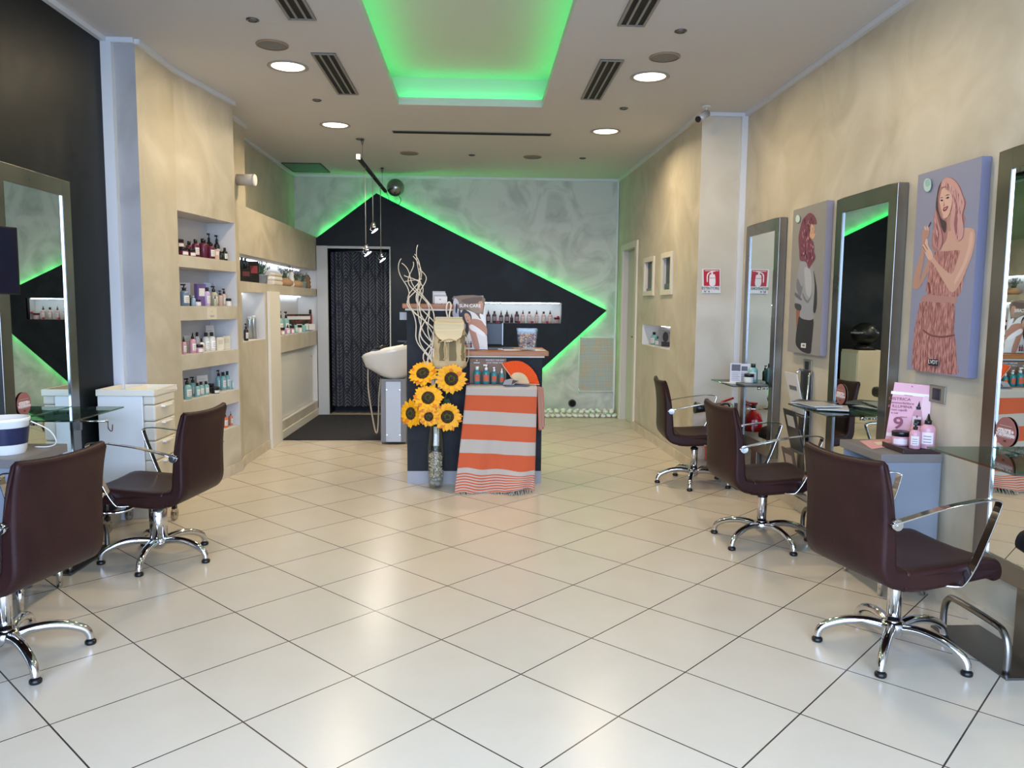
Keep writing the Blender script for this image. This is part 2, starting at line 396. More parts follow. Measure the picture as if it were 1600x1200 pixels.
# open front behind the camera: unseen lintel and ground added to limit ceiling daylight
struct('wall_front_light_block', MB().box(-2.6, 2.5, -.41, -.35, 2.75, H), WHITE)
struct('floor_outside_light_block', MB().box(-9, 9, -12, -.36, -.12, -.02), mat('light_block_ground', '#6E6A66', .9))  # unseen ground, added to keep upward sky light off the ceiling
# baseboards and trims
def run(name, pts, z0, z1, th, m):
    """board along a polyline, offset into the room (left of travel direction)"""
    mbx = MB()
    for a, b in zip(pts[:-1], pts[1:]):
        a, b = Vector((*a, 0)), Vector((*b, 0)); t = (b-a).normalized(); n = Vector((-t.y, t.x, 0))
        q = [a+t*-.0, b, b+n*th, a+n*th]
        mbx.prism([p+Vector((0, 0, z0)) for p in q], (0, 0, z1-z0))
    o = mbx.build(name, m); o['kind'] = 'structure'; return o
run('baseboard_left', [(-2.03, 7.62), (-2.03, 6.8), (-1.99, 6.58), (-2.13, 5.70), (-2.13, 5.10), (-2.32, 5.10), (-2.32, -.35)], 0, .085, .012, SKIRT)
run('baseboard_left_rear', [(-2.03, 10.06), (-2.03, 8.05)], 0, .09, .012, CREAM)
run('baseboard_right', [(2.25, -.35), (2.25, 6.62), (1.87, 6.62), (1.81, 9.0)], 0, .09, .012, SKIRT)
run('baseboard_back', [(1.79, 10.07), (.75, 10.07)], 0, .06, .01, SKIRT)
run('trim_1', [(-1.99, 6.58), (-2.13, 5.70), (-2.13, 5.10), (-2.32, 5.10), (-2.32, -.35)], H-.032, H-.001, .03, TRIMW)
run('trim_2', [(2.25, -.35), (2.25, 6.62), (1.87, 6.62), (1.80, 10.07), (-2.31, 10.07), (-2.31, 7.4), (-2.14, 7.4), (-2.14, 6.62)], H-.032, H-.001, .028, TRIMW)
struct('trim_3', MB().box(-2.32, -2.255, 5.055, 5.10, 0, H-.032), TRIMW)
struct('trim_4', MB().box(2.20, 2.25, 6.59, 6.62, .09, H-.032), TRIMW)
struct('trim_5', MB().box(1.772, 1.795, 10.04, 10.068, .06, H-.032), TRIMW)
# ------------------------------------------------------------------ salon chairs
def shell_ring(prof, hw, y, shrink):
    return prof
def loft(mb, rings, mi=0, sm=True, cap=True):
    n = len(rings[0]); vs = [p for r in rings for p in r]
    mb.add(vs, [(i*n+k, i*n+(k+1) % n, (i+1)*n+(k+1) % n, (i+1)*n+k) for i in range(len(rings)-1) for k in range(n)], mi, sm)
    if cap: mb.add(rings[0], [list(range(n))[::-1]], mi, False); mb.add(rings[-1], [list(range(n))], mi, False)
def thick(center, ths):
    """offset a centre line in xz both ways -> closed outline"""
    P = [Vector((x, 0, z)) for x, z in center]; a = []; b = []
    for i, p in enumerate(P):
        t = (P[min(i+1, len(P)-1)]-P[max(i-1, 0)]).normalized(); n = Vector((-t.z, 0, t.x)); a.append(p+n*ths[i]/2); b.append(p-n*ths[i]/2)
    return a, b
def shell(mb, center, ths, hw, curve, round_top=False, mi=(0, 1)):
    """upholstered panel: centre line in xz, thickness per point, half width, concave curve at the middle"""
    a, b = thick(center, ths); N = len(center)
    ys = [-1, -.985, -.94, -.7, -.35, 0, .35, .7, .94, .985, 1]; ins = [.55, .82, 1, 1, 1, 1, 1, 1, 1, .82, .55]
    rings = []
    for q, (yy, k) in enumerate(zip(ys, ins)):
        ring_ = []
        for i in list(range(N)):
            c = (a[i]+b[i])/2; w = hw[i]; off = curve[i]*(1-yy*yy)
            ring_.append(c+(a[i]-c)*k+Vector((off[0], yy*w, off[1])) if not isinstance(off, float) else None)
        for i in reversed(range(N)):
            c = (a[i]+b[i])/2; w = hw[i]; off = curve[i]*(1-yy*yy)
            ring_.append(c+(b[i]-c)*k+Vector((off[0], yy*w, off[1])))
        rings.append(ring_)
    loft(mb, rings, mi[0])
class V2(tuple):
    def __mul__(s, k): return (s[0]*k, s[1]*k)
def make_chair(label, hydraulic=False):
    t = thing('salon_chair', label, 'chair', group=None)
    # seat
    c = smooth([(.298, 0, .343), (.285, 0, .375), (.245, 0, .398), (.16, 0, .396), (.03, 0, .388), (-.10, 0, .380), (-.165, 0, .385)], 3, False)
    cen = [(p.x, p.z) for p in c]; n = len(cen)
    th = [.04+.045*min(1, i/4) for i in range(n)]; hw = [.205+.03*min(1, i/(n-1)*1.6) for i in range(n)]
    cur = [V2((0, -.018*math.sin(PI*i/(n-1)))) for i in range(n)]
    mb = MB(); shell(mb, cen, th, hw, cur); mb.build('seat', LEATHER, t)
    # backrest, from the bend up to a thinner top edge
    c = smooth([(-.165, 0, .385), (-.212, 0, .398), (-.238, 0, .44), (-.243, 0, .53), (-.25, 0, .64), (-.266, 0, .75), (-.29, 0, .845)], 4, False)
    cen = [(p.x, p.z) for p in c]; n = len(cen)
    th = [.08-.046*(i/(n-1))**1.3 for i in range(n)]; th[-1] = .022
    hw = [.235-.004*i/(n-1) for i in range(n)]; hw[-1] = .222
    cur = [V2((-.022*(i/(n-1)), -.012*(i/(n-1))**3)) for i in range(n)]
    mb = MB(); shell(mb, cen, th, hw, cur); mb.build('backrest', LEATHER, t)
    # armrests
    for s in (-1, 1):
        pts = smooth([(-.262, s*.243, .615), (-.20, s*.252, .632), (-.05, s*.26, .665), (.10, s*.262, .684), (.18, s*.26, .686), (.215, s*.258, .677), (.219, s*.256, .655), (.18, s*.252, .55), (.13, s*.247, .43), (.085, s*.243, .362), (.06, s*.235, .352), (.02, s*.20, .350)], 4, False)
        mb = MB(); mb.tube(pts, .01, flat=(.034, .006), up=(0, 1, 0)); ar = mb.build('armrest', CHROME, t, bevel=.0015)
        mb = MB(); mb.cyl((-.235, s*.232, .612), (-.235, s*.256, .612), .021, n=18); mb.cyl((-.235, s*.256, .612), (-.235, s*.261, .612), .009, n=12); mb.build('bolt_plate', CHROME, ar)
    # column
    mb = MB()
    if hydraulic:
        mb.lathe([(.047, .085), (.047, .30), (.04, .305), (.04, .352)], n=28); mb.lathe([(.052, .085), (.052, .10)], n=28)
        cl = mb.build('column', CHROME, t)
        mb = MB(); mb.tube(smooth([(.03, .02, .335), (.06, .06, .33), (.09, .12, .305), (.13, .16, .295), (.19, .19, .30)], 4, False), .009, 10)
        mb.tube([(.18, .20, .30), (.14, .175, .297), (.15, .15, .297), (.20, .18, .302), (.19, .205, .301), (.17, .197, .30)], .007, 8); mb.build('pump_lever', CHROME, cl)
    else:
        mb.lathe([(.028, .095), (.028, .275), (.027, .28)], n=24); cl = mb.build('column', CHROME, t)
        MB().lathe([(.029, .274), (.031, .28), (.03, .29), (.018, .297)], n=24).build('collar', BLACK, cl)
        MB().lathe([(.015, .29), (.015, .345), (.03, .352)], n=20).build('piston', CHROME, cl)
    mb = MB(); mb.lathe([(.022, .058), (.033, .066), (.045, .085), (.052, .105), (.046, .122), (.032, .13)], n=28); mb.build('hub', CHROME, t)
    mb = MB(); mb.box(-.11, .13, -.09, .09, .345, .353); mb.build('seat_plate', BLACKM, t)
    return t
def star_base(t, rot):
    for k in range(5):
        a = math.radians(rot+72*k); d = Vector((math.cos(a), math.sin(a), 0)); z = lambda v: Vector((0, 0, v))
        pts = smooth([d*.03+z(.100), d*.10+z(.112), d*.17+z(.108), d*.23+z(.090), d*.272+z(.066), d*.287+z(.040), d*.289+z(.022)], 3, False)
        n = len(pts); mb = MB(); mb.tube(pts, [.021-.006*i/(n-1) for i in range(n)], 12)
        l = mb.build('leg', CHROME, t)
        MB().lathe([(.019, 0), (.022, .004), (.022, .014), (.016, .02)], d*.289, 16).build('foot', BLACK, l)
chair_g = None
CH = [(1.72, 3.03, 13, 18-13, False, 'brown leather salon chair nearest the camera on the right, chrome armrest at the front mirror'),
      (1.72, 4.53, 4, 0-4, False, 'brown leather salon chair in the middle of the right row, facing the middle mirror'),
      (1.74, 6.09, -4, 33+4, False, 'farthest brown leather salon chair of the right row, near the fire extinguisher'),
      (-1.75, 4.27, 172, 56-172, True, 'brown leather salon chair with thick hydraulic column beside the white trolley'),
      (-1.84, 3.02, 168, 30-168, False, 'brown leather salon chair at the left edge of the photo, seen from behind')]
for x, y, rz, rot, hyd, lb in CH:
    t = make_chair(lb, hyd); star_base(t, rot); t.location = (x, y, 0); t.rotation_euler = (0, 0, math.radians(rz)); t['group'] = 'brown leather salon chairs'

# ------------------------------------------------------------------ styling mirrors with table, plate and footrest
def sticker(c, right, up, r, parent, label):
    t = thing('round_sticker', label, 'sticker', c)
    n = Vector(right).cross(Vector(up)).normalized(); M = Matrix((Vector(right), Vector(up), n)).transposed()
    mb = MB(); mb.lathe([(r, 0), (r, .003)], (0, 0, 0), 40, 0, M, False); mb.build('disc', mat('sticker_brown', '#9A625A', .5), t)
    P = lambda a, b: Vector(c)+Vector(right)*a*r+Vector(up)*b*r+n*.0035
    inkl = mat('sticker_ink', '#E8D8D2', .6)
    text('COLORE +', r*.33, P(0, .05), right, up, inkl, t, bold=.002); text('TRATTAMENTO', r*.25, P(0, -.22), right, up, inkl, t, bold=.0015)
    mb = MB()
    for b in (.40, .20, -.38): 
        w = .62; q = [P(-w, b), P(w, b), P(w, b+.02), P(-w, b+.02)]; mb.add(q, [(0, 1, 2, 3)])
    keep(mb.build('printed_lines', inkl), t)
    mb = MB(); mb.add([P(-.14, -.68), P(.14, -.68), P(.14, -.54), P(-.14, -.54)], [(0, 1, 2, 3)]); keep(mb.build('printed_square', mat('sticker_dark', '#5A2F2C', .6)), t)
    return t
def mirror_unit(side, c, label, w=.70, z0=.285, z1=2.065, platey=None):
    """side +1: right wall (faces -x); -1: left wall"""
    t = thing('styling_mirror', label, 'mirror'); X = 2.25 if side > 0 else -2.32
    f = side; xf = X-f*.062; y0, y1 = c-w/2, c+w/2; fw = .085
    def bx(mb, a, b, *r): mb.box(min(a, b), max(a, b), *r)
    mb = MB(); xb = X-f*.004
    bx(mb, xf, xb, y0, y0+fw, z0, z1); bx(mb, xf, xb, y1-fw, y1, z0, z1); bx(mb, xf, xb, y0+fw, y1-fw, z1-fw, z1); bx(mb, xf, xb, y0+fw, y1-fw, z0, z0+fw)
    mb.build('frame', STEEL, t, bevel=.0025)
    mb = MB(); bx(mb, xf+f*.009, xf+f*.015, y0+fw-.001, y1-fw+.001, z0+fw-.001, z1-fw+.001); mb.build('mirror_glass', MIRROR, t)
    mb = MB()   # bright inner edge
    for a, b in ((y0+fw, y0+fw+.004), (y1-fw-.004, y1-fw)): bx(mb, xf+f*.003, xf+f*.0095, a, b, z0+fw, z1-fw)
    mb.build('inner_edge', CHROME if c < 4.2 else DSTEEL, t)
    cp = platey or c+.09
    mb = MB(); bx(mb, xf+f*.004, xf+f*.034, c-.06, c+.06, .008, z0+.01); mb.build('support_post', STEEL, t, bevel=.002)
    mb = MB(); bx(mb, X-f*.235, X-f*.012, cp-.25, cp+.25, .0, .009); mb.build('base_plate', DSTEEL, t, bevel=.002)
    xr = X-f*.205
    pts = smooth([(xr, cp-.205, .008), (xr, cp-.205, .10), (xr, cp-.18, .155), (xr, cp-.12, .172), (xr, cp+.12, .172), (xr, cp+.18, .155), (xr, cp+.205, .10), (xr, cp+.205, .008)], 4, False)
    MB().tube(pts, .014, 14).build('footrest', STEEL, t)
    ty = c+.01
    mb = MB(); bx(mb, X-f*.335, X-f*.066, ty-.275, ty+.275, .815, .823); g = mb.build('glass_shelf', GREENGLASS, t, bevel=.001)
    for dy in (-.2, .2):
        mb = MB(); mb.cyl((X-f*.105, ty+dy, .787), (X-f*.105, ty+dy, .8145), .014); mb.cyl((X-f*.105, ty+dy, .795), (X-f*.06, ty+dy, .795), .006)
        mb.build('shelf_bracket', CHROME, g)
    return t
MC = [6.0, 4.40, 2.91]
mirror_unit(1, MC[0], 'tall steel framed mirror farthest back on the right wall, beside the extinguisher sign')
mirror_unit(1, MC[1], 'tall steel framed mirror between the two posters of women')
mirror_unit(1, MC[2], 'tall steel framed mirror cut off by the right edge of the photo')
mirror_unit(-1, 4.15, 'tall steel framed mirror on the charcoal left wall')
# round stickers on the mirrors
def stick(px, py, X, r, lb):
    p = onX(px, py, X); s = 1 if X > 0 else -1
    sticker(p, (0, -s, 0), (0, 0, 1), r, None, lb)
stick(1572, 675, 2.25-.058, .062, 'round brown sticker low on the mirror at the right edge')
stick(1314, 616, 2.25-.058, .062, 'round brown sticker low on the middle right mirror')
stick(37, 631, -2.32+.058, .058, 'round brown sticker low on the left mirror')
# dryer holders
def holder(side, y, lb, cone, z=.735, L=.28, dy=0):
    t = thing('dryer_holder', lb, 'holder'); X = 2.25-.062 if side > 0 else -2.32+.062; x1 = X-side*L
    MB().tube([(X, y, z), (x1, y+dy, z)], .006, 8).build('rod', CHROME, t)
    mb = MB(); mb.box(min(X, X-side*.02), max(X, X-side*.02), y-.012, y+.012, z-.05, z+.05); mb.build('mount', STEEL, t)
    if cone:
        mb = MB(); mb.cyl((x1+side*.0, y+dy, z-.0), (x1-side*.11, y+dy, z+.01), .022, .05, 24); mb.build('cone', BLACK, t)
    else:
        MB().tube(smooth([(x1, y+dy, z), (x1, y+dy+.0, z-.04), (x1+.01, y+dy+.02, z-.06), (x1+.02, y+dy+.01, z-.02)], 4, False), .003, 6).build('hook', mat('copper', '#8A5A3A', .3, 1), t)
    return t
holder(1, 6.42, 'black cone hair dryer holder on a chrome rod behind the farthest right chair', True, .56, .25)
holder(-1, 4.46, 'thin chrome rod holder on the left mirror frame above the chair', False, .735, .17)

# ------------------------------------------------------------------ drawer cabinets
def cabinet(side, y0, y1, lb):
    t = thing('drawer_cabinet', lb, 'cabinet'); X = 2.25 if side > 0 else -2.255; xf = 1.955 if side > 0 else -2.03
    a, b = min(xf, X-side*.015), max(xf, X-side*.015)
    mb = MB(); th = .016; f = side
    mb.box(a, b, y0, y0+th, .13, .672); mb.box(a, b, y1-th, y1, .13, .672); mb.box(a, b, y0+th, y1-th, .13, .146)
    mb.box(a, b, y0+th, y1-th, .575, .587); xb = (b-.01, b) if f > 0 else (a, a+.01); mb.box(*xb, y0+th, y1-th, .146, .672)
    mb.build('body', GREYLAM, t)
    mb = MB(); mb.box(min(xf-f*.02, X-f*.015), max(xf-f*.02, X-f*.015), y0-.006, y1+.006, .672, .712); mb.build('worktop', GREYTOP, t, bevel=.002)
    for k in range(3):
        z0 = .15+k*.142; mb = MB(); mb.box(min(xf-f*.002, xf+f*.24), max(xf-f*.002, xf+f*.24), y0+th+.003, y1-th-.003, z0, z0+.136)
        d = mb.build('drawer', CREAM, t, bevel=.002)
        mb = MB(); mb.box(min(xf-f*.012, xf-f*.003), max(xf-f*.012, xf-f*.003), (y0+y1)/2-.05, (y0+y1)/2+.05, z0+.105, z0+.113); mb.build('handle', CHROME, d)
    for x in (xf+f*.03, X-f*.05):
        for y in (y0+.03, y1-.03): MB().lathe([(.012, 0), (.018, .13)], (x, y, 0), 14).build('leg', CHROME, t)
    return t
cabinet(1, 3.60, 4.02, 'grey drawer cabinet with cream drawers against the right wall, pink bottles on top')
cabinet(-1, 3.47, 3.86, 'grey drawer cabinet with cream drawers at the left wall, striped bucket on top')

# white trolley
t = thing('salon_trolley', 'white plastic trolley on transparent castors in front of the charcoal wall', 'trolley')
tx0, tx1, ty0, ty1 = -2.275, -1.935, 4.735, 5.08
mb = MB(); mb.box(tx0, tx1-.075, ty0, ty1-.02, .27, .845); mb.build('body', GLOSSW, t, bevel=.004)
for k, (z0, z1) in enumerate([(.275, .45), (.453, .57), (.573, .69), (.693, .79)]):
    mb = MB(); mb.box(tx1-.074, tx1-.004, ty0+.004, ty1-.03, z0, z1); d = mb.build('drawer', CREAM, t, bevel=.012, seg=3)
    mb = MB(); mb.box(tx1-.006, tx1+.018, ty0+.10, ty1-.12, z1-.022, z1-.010); mb.build('handle', GLOSSW, d, bevel=.003)
mb = MB(); mb.box(tx1-.074, tx1-.004, ty0+.004, ty1-.03, .793, .845); mb.build('upper_panel', CREAM, t, bevel=.01)
mb = MB()
mb.box(tx0-.006, tx1, ty0-.006, ty1, .846, .852)
for q in ((tx0-.006, tx1, ty0-.006, ty0+.008), (tx0-.006, tx1, ty1-.014, ty1), (tx0-.006, tx0+.008, ty0, ty1), (tx1-.014, tx1, ty0, ty1), (tx0+.15, tx0+.16, ty0, ty1)): mb.box(*q, .852, .885)
mb.build('top_tray', mat('ivory', '#E6DFCC', .4), t, bevel=.003)
for x in (tx0+.02, tx1-.03):
    for y in (ty0+.02, ty1-.03):
        l = MB().lathe([(.011, .095), (.011, .272)], (x, y, 0), 14).build('leg', DSTEEL, t)
        mb = MB(); mb.box(x-.012, x+.012, y-.016, y+.016, .075, .10); mb.build('caster_fork', BLACK, l)
        mb = MB(); mb.cyl((x-.011, y, .04), (x+.011, y, .04), .04, n=28); mb.cyl((x-.016, y, .04), (x+.016, y, .04), .012, n=12); mb.build('caster_wheel', glassy('clear_caster', '#D8D4CC', .1, .4), l)
# bucket on the left cabinet
bc = onZ(4, 697, .70); bc = Vector((-2.155, 3.62, .7125))
t = thing('bucket', 'white bucket with navy band on the left cabinet', 'bucket', bc)
MB().lathe([(.075, 0), (.082, .02), (.095, .145), (.10, .15), (.10, .165), (.092, .165), (.078, .02), (0, .015)], (0, 0, 0), 36, close=False).build('body', GLOSSW, t)
MB().lathe([(.0855, .045), (.0945, .122)], (0, 0, 0), 36, close=False).build('band', mat('navy', '#1B2142', .4), t)
MB().tube(smooth([(.085, .05, .14), (.14, .10, .09), (.16, .12, .03), (.12, .13, .006), (.06, .12, .006)], 4, False), .003, 6).build('wire_handle', GLOSSW, t)
# television on the left wall
t = thing('television', 'dark flat screen at the left edge over the mirror frame', 'television', (0, 0, 0))
pr_ = onX(27, 357, -2.07); a = math.radians(62); d = Vector((-math.sin(PI/2-a)*1, -math.sin(a), 0)).normalized(); d = Vector((-.47, -.88, 0)).normalized()
q0 = Vector((pr_.x, pr_.y, 1.435)); nrm = Vector((.88, -.47, 0)); L = .40
mb = MB(); mb.prism([q0, q0+d*L, q0+d*L+Vector((0, 0, .30)), q0+Vector((0, 0, .30))], -nrm*.03); mb.build('casing', BLACK, t, bevel=.003)
e = .008; mb = MB(); mb.prism([q0+d*e+Vector((0, 0, e))+nrm*.001, q0+d*(L-e)+Vector((0, 0, e))+nrm*.001, q0+d*(L-e)+Vector((0, 0, .3-e))+nrm*.001, q0+d*e+Vector((0, 0, .3-e))+nrm*.001], -nrm*.0008); mb.build('screen', mat('screen', '#0A1020', .08), t)
bm_ = q0+d*.3-nrm*.03+Vector((0, 0, .15)); MB().tube([bm_, (-2.315, bm_.y, bm_.z)], .02, 10).build('wall_arm', BLACKM, t)

# ------------------------------------------------------------------ ceiling fittings
for i, (x, y) in enumerate(DOWN[:6]):
    if i > 3: lab = f'recessed round downlight in the ceiling above the camera, {"left" if x < 0 else "right"} side'
    else: lab = ['large round downlight left of the green recess', 'large round downlight right of the green recess', 'round downlight left of the long black slot', 'round downlight right of the long black slot'][i]
    t = thing('downlight', lab, 'ceiling light', (x, y, H), group='round recessed downlights')
    MB().lathe([(.112, -.001), (.135, -.001), (.138, -.006), (.125, -.010), (.112, -.004)], (0, 0, 0), 40, close=False).build('rim', mat('lamp_rim', '#A9A39A', .4), t)
    MB().lathe([(0, .0), (.112, -.001)], (0, 0, 0), 40, close=False).build('diffuser', LAMPGLOW, t)
for x, y, lb in [(-1.30, 5.15, 'round ceiling speaker with brown rim left of the green recess'), (1.21, 5.21, 'round ceiling speaker with brown rim right of the green recess'), (-.74, 8.58, 'round ceiling speaker near the left end of the slot'), (.59, 8.67, 'round ceiling speaker near the back wall, right')]:
    t = thing('ceiling_speaker', lb, 'speaker', (x, y, H), group='round ceiling speakers')
    MB().lathe([(.088, -.002), (.10, -.002), (.10, -.007), (.09, -.009)], (0, 0, 0), 36, close=False).build('rim', mat('speaker_rim', '#9C8468' if y < 6 else '#8E8A84', .5), t)
    MB().lathe([(0, -.004), (.09, -.006)], (0, 0, 0), 36, close=False).build('grille', mat('speaker_grille', '#7E7C7A', .7), t)
for k, (x, y) in enumerate([(-1.30, 4.72), (1.19, 4.73), (-1.29, 6.47), (1.19, 6.53), (-.07, 8.62), (1.14, 8.69), (-1.17, 7.91)]):
    lb = ['small chrome spot beside the nearer left air grille', 'small chrome spot beside the nearer right air grille', 'small spot between the left downlights', 'small spot between the right downlights', 'small spot in the middle of the rear ceiling', 'small spot in the rear ceiling at the right', 'small spot beside the hanging track light'][k]
    t = thing('ceiling_spot', lb, 'ceiling spot', (x, y, H), group='small ceiling spots')
    MB().lathe([(.022, -.001), (.036, -.001), (.036, -.006), (.024, -.010)], (0, 0, 0), 24, close=False).build('rim', DSTEEL, t)
    MB().lathe([(0, -.006), (.024, -.004)], (0, 0, 0), 24, close=False).build('lens', mat('spot_lens', '#6E6C6A', .4), t)
def grille(x0, x1, y0, y1, lb):
    t = thing('air_grille', lb, 'vent', ((x0+x1)/2, (y0+y1)/2, H)); w, l = x1-x0, y1-y0
    MB().box(-w/2, w/2, -l/2, l/2, -.004, -.001).build('backing', BLACKM, t)
    mb = MB(); f = .016
    mb.box(-w/2, -w/2+f, -l/2, l/2, -.01, -.002); mb.box(w/2-f, w/2, -l/2, l/2, -.01, -.002); mb.box(-w/2+f, w/2-f, -l/2, -l/2+f, -.01, -.002); mb.box(-w/2+f, w/2-f, l/2-f, l/2, -.01, -.002)
    mb.build('frame', mat('vent_grey', '#8C8A86', .5), t)
    for k in (-1, 1):
        MB().box(k*w/6-.0065, k*w/6+.0065, -l/2+f, l/2-f, -.009, -.003).build('slat', mat('vent_grey', '#8C8A86'), t)
grille(-1.09, -.93, 5.29, 6.27, 'black slatted air grille left of the green recess, farther of the two'); grille(-1.09, -.93, 3.71, 4.69, 'black slatted air grille at the top edge of the photo, left')
grille(.80, .96, 5.29, 6.27, 'black slatted air grille right of the green recess, farther of the two'); grille(.80, .96, 3.69, 4.66, 'black slatted air grille at the top edge of the photo, right')
t = thing('slot_diffuser', 'long thin black slot vent across the ceiling behind the green recess', 'vent', (-.06, 7.55, H))
MB().box(-.75, .75, -.05, .05, -.006, -.001).build('frame', mat('vent_grey', '#8C8A86'), t); MB().box(-.74, .74, -.04, -.004, -.009, -.006).build('slot', BLACKM, t); MB().box(-.74, .74, .004, .04, -.009, -.006).build('slot', BLACKM, t)
t = thing('ceiling_hatch', 'green tinted access hatch in the rear left corner of the ceiling', 'hatch', (-2.04, 9.56, H))
MB().box(-.21, .21, -.28, .28, -.008, -.001).build('panel', mat('hatch_green', '#5E8A72', .5), t)
mb = MB(); mb.box(-.225, -.21, -.295, .295, -.012, -.001); mb.box(.21, .225, -.295, .295, -.012, -.001); mb.box(-.21, .21, -.295, -.28, -.012, -.001); mb.box(-.21, .21, .28, .295, -.012, -.001); mb.build('frame', mat('hatch_frame', '#3C4A42', .5), t)
# track light with three hanging spots
TRX = -1.14
t = thing('track_light', 'black track rail hanging under the ceiling with three small spots on long rods', 'lamp', (TRX, 8.7, 2.80))
mb = MB(); mb.box(-.016, .016, -1.05, 1.15, -.014, .014); rail = mb.build('rail', BLACKM, t)
MB().box(-.018, .018, -1.07, -1.03, -.016, .03).build('end_cap', GLOSSW, rail)
for dy in (-.8, .8):
    MB().tube([(0, dy, .014), (0, dy, .225)], .0018, 6).build('suspension_wire', DSTEEL, rail)
    MB().lathe([(.006, .17), (.02, .226)], (0, dy, 0), 14).build('ceiling_cup', DSTEEL, rail)
MB().tube(smooth([(0, 1.14, .0), (.03, 1.18, -.06), (.03, 1.25, -.14)], 4, False), .003, 6).build('cable', BLACK, rail)
for dy, zt in ((-.62, 1.965), (-.06, 2.25), (.62, 1.975)):
    r = MB().tube([(0, dy, -.014), (0, dy, zt-2.80+.05)], .004, 8).build('hanging_rod', mat('rod_steel', '#B8B8B4', .3, .6), t)
    mb = MB(); z = zt-2.80; mb.cyl((0, dy, z+.05), (.012, dy, z-.005), .018, .022, 16); mb.cyl((.012, dy, z-.03), (.02, dy, z-.036), .03, .03, 20); mb.tube([(-.02, dy, z+.03), (-.03, dy, z-.03), (0, dy, z-.045)], .004, 6); mb.build('spot_head', CHROME, r)
    m2 = MB(); m2.cyl((.018, dy, z-.040), (.021, dy, z-.044), .042, .042, 24); m2.build('light_disc', mat('spot_glow', '#FFFFFF', emit='#FFFFFF', es=5), r)
    area('hanging_spot_lamp', (TRX+.03, 8.7+dy, zt-.07), .06, 5, (1, .9, .75))
# sphere lamp on the back wall
t = thing('sphere_speaker', 'silver ball hanging on the back wall above the arrow', 'ball', (-1.02, 9.86, 2.853))
MB().ball((0, 0, 0), .108, 28, 18).build('ball', mat('silver_ball', '#8E9490', .22, .85), t)
MB().tube(smooth([(.04, .02, -.10), (.06, .06, -.14), (.03, .10, -.19), (-.03, .12, -.2)], 4, False), .004, 6).build('cable', BLACK, t)
MB().cyl((0, .09, 0), (0, .20, 0), .015).build('bracket', DSTEEL, t)
# sconce, ceiling spot, wall switches
t = thing('wall_sconce', 'white cylinder spotlight on the upper left wall above the shelves', 'wall lamp', (-2.139, 7.15, 2.50))
MB().cyl((0, 0, 0), (.15, 0, 0), .05, n=28).build('body', mat('sconce_grey', '#A8A6A2', .5), t); MB().cyl((.15, 0, 0), (.165, 0, 0), .053, .048, 28).build('end_cap', GLOSSW, t)
p = onZ(1101, 168, H); t = thing('security_camera', 'small white camera under the ceiling at the right pillar', 'camera', (p.x, p.y-.05, H))
MB().lathe([(.035, -.012), (.035, -.001)], (0, 0, 0), 20).build('mount', GLOSSW, t); MB().tube([(0, 0, -.01), (0, 0, -.06)], .008, 8).build('stem', GLOSSW, t)
MB().cyl((.01, .01, -.055), (-.075, -.05, -.115), .03, .03, 20).build('body', mat('camera_silver', '#C8CCD2', .25, .5), t); MB().cyl((-.076, -.05, -.116), (-.084, -.056, -.122), .024, .024, 20).build('lens', BLACK, t)
def switch(px, py, X, w, h, lb):
    p = onX(px, py, X); t = thing('wall_switch', lb, 'switch', p)
    MB().box(-.008, 0, -w/2, w/2, -h/2, h/2).build('plate', mat('switch_plate', '#8C8878', .4, .3), t, bevel=.004)
    MB().box(-.012, -.008, -w/4, w/2*.5, -h*.33, h*.33).build('rocker', mat('switch_dark', '#24262C', .3), t, bevel=.002); return t
switch(1263, 571, 2.25, .13, .085, 'metal wall switch plate under the poster of the curly haired woman'); switch(1466, 616, 2.25, .13, .085, 'metal wall thermostat right of the pink sign')
# ------------------------------------------------------------------ reception desk
DESK = vary(mat('desk_slate', rough=.6, spec=.2), '#212225', '#2A2B2E', 4, 5, 1, .35, .65, .05, 12)
t = thing('reception_desk', 'slate grey reception desk with two orange wood tops', 'desk', (0, 6.3, 0))
def K(mb, name, m, **k): return keep(mb.build(name, m, **k), t)
K(MB().box(-.55, -.205, 6.09, 6.52, .10, 1.365), 'tall_body', DESK); K(MB().box(-.205, .51, 6.09, 6.62, .10, 1.005), 'low_body', DESK)
K(MB().box(-.552, .512, 6.085, 6.60, 0, .10), 'plinth', mat('plinth_grey', '#989698', .4))
K(MB().box(-.56, -.198, 6.07, 6.53, 1.365, 1.38), 'tall_trim', CREAM); K(MB().box(-.198, .525, 6.07, 6.63, 1.005, 1.02), 'low_trim', CREAM)
K(MB().box(-.58, -.190, 6.05, 6.54, 1.38, 1.418), 'tall_top', WOOD, bevel=.003); K(MB().box(-.190, .555, 6.04, 6.66, 1.02, 1.055), 'low_top', WOOD, bevel=.003)
K(MB().box(-.615, -.552, 6.20, 6.24, 1.29, 1.35), 'side_socket', mat('socket_grey', '#9A9C9C', .4))
t2 = tag(MB().box(-.03, .44, 5.885, 6.083, 0, .775).build('display_plinth', DESK, bevel=.004), 'low slate box under the striped towel in front of the desk', 'plinth')
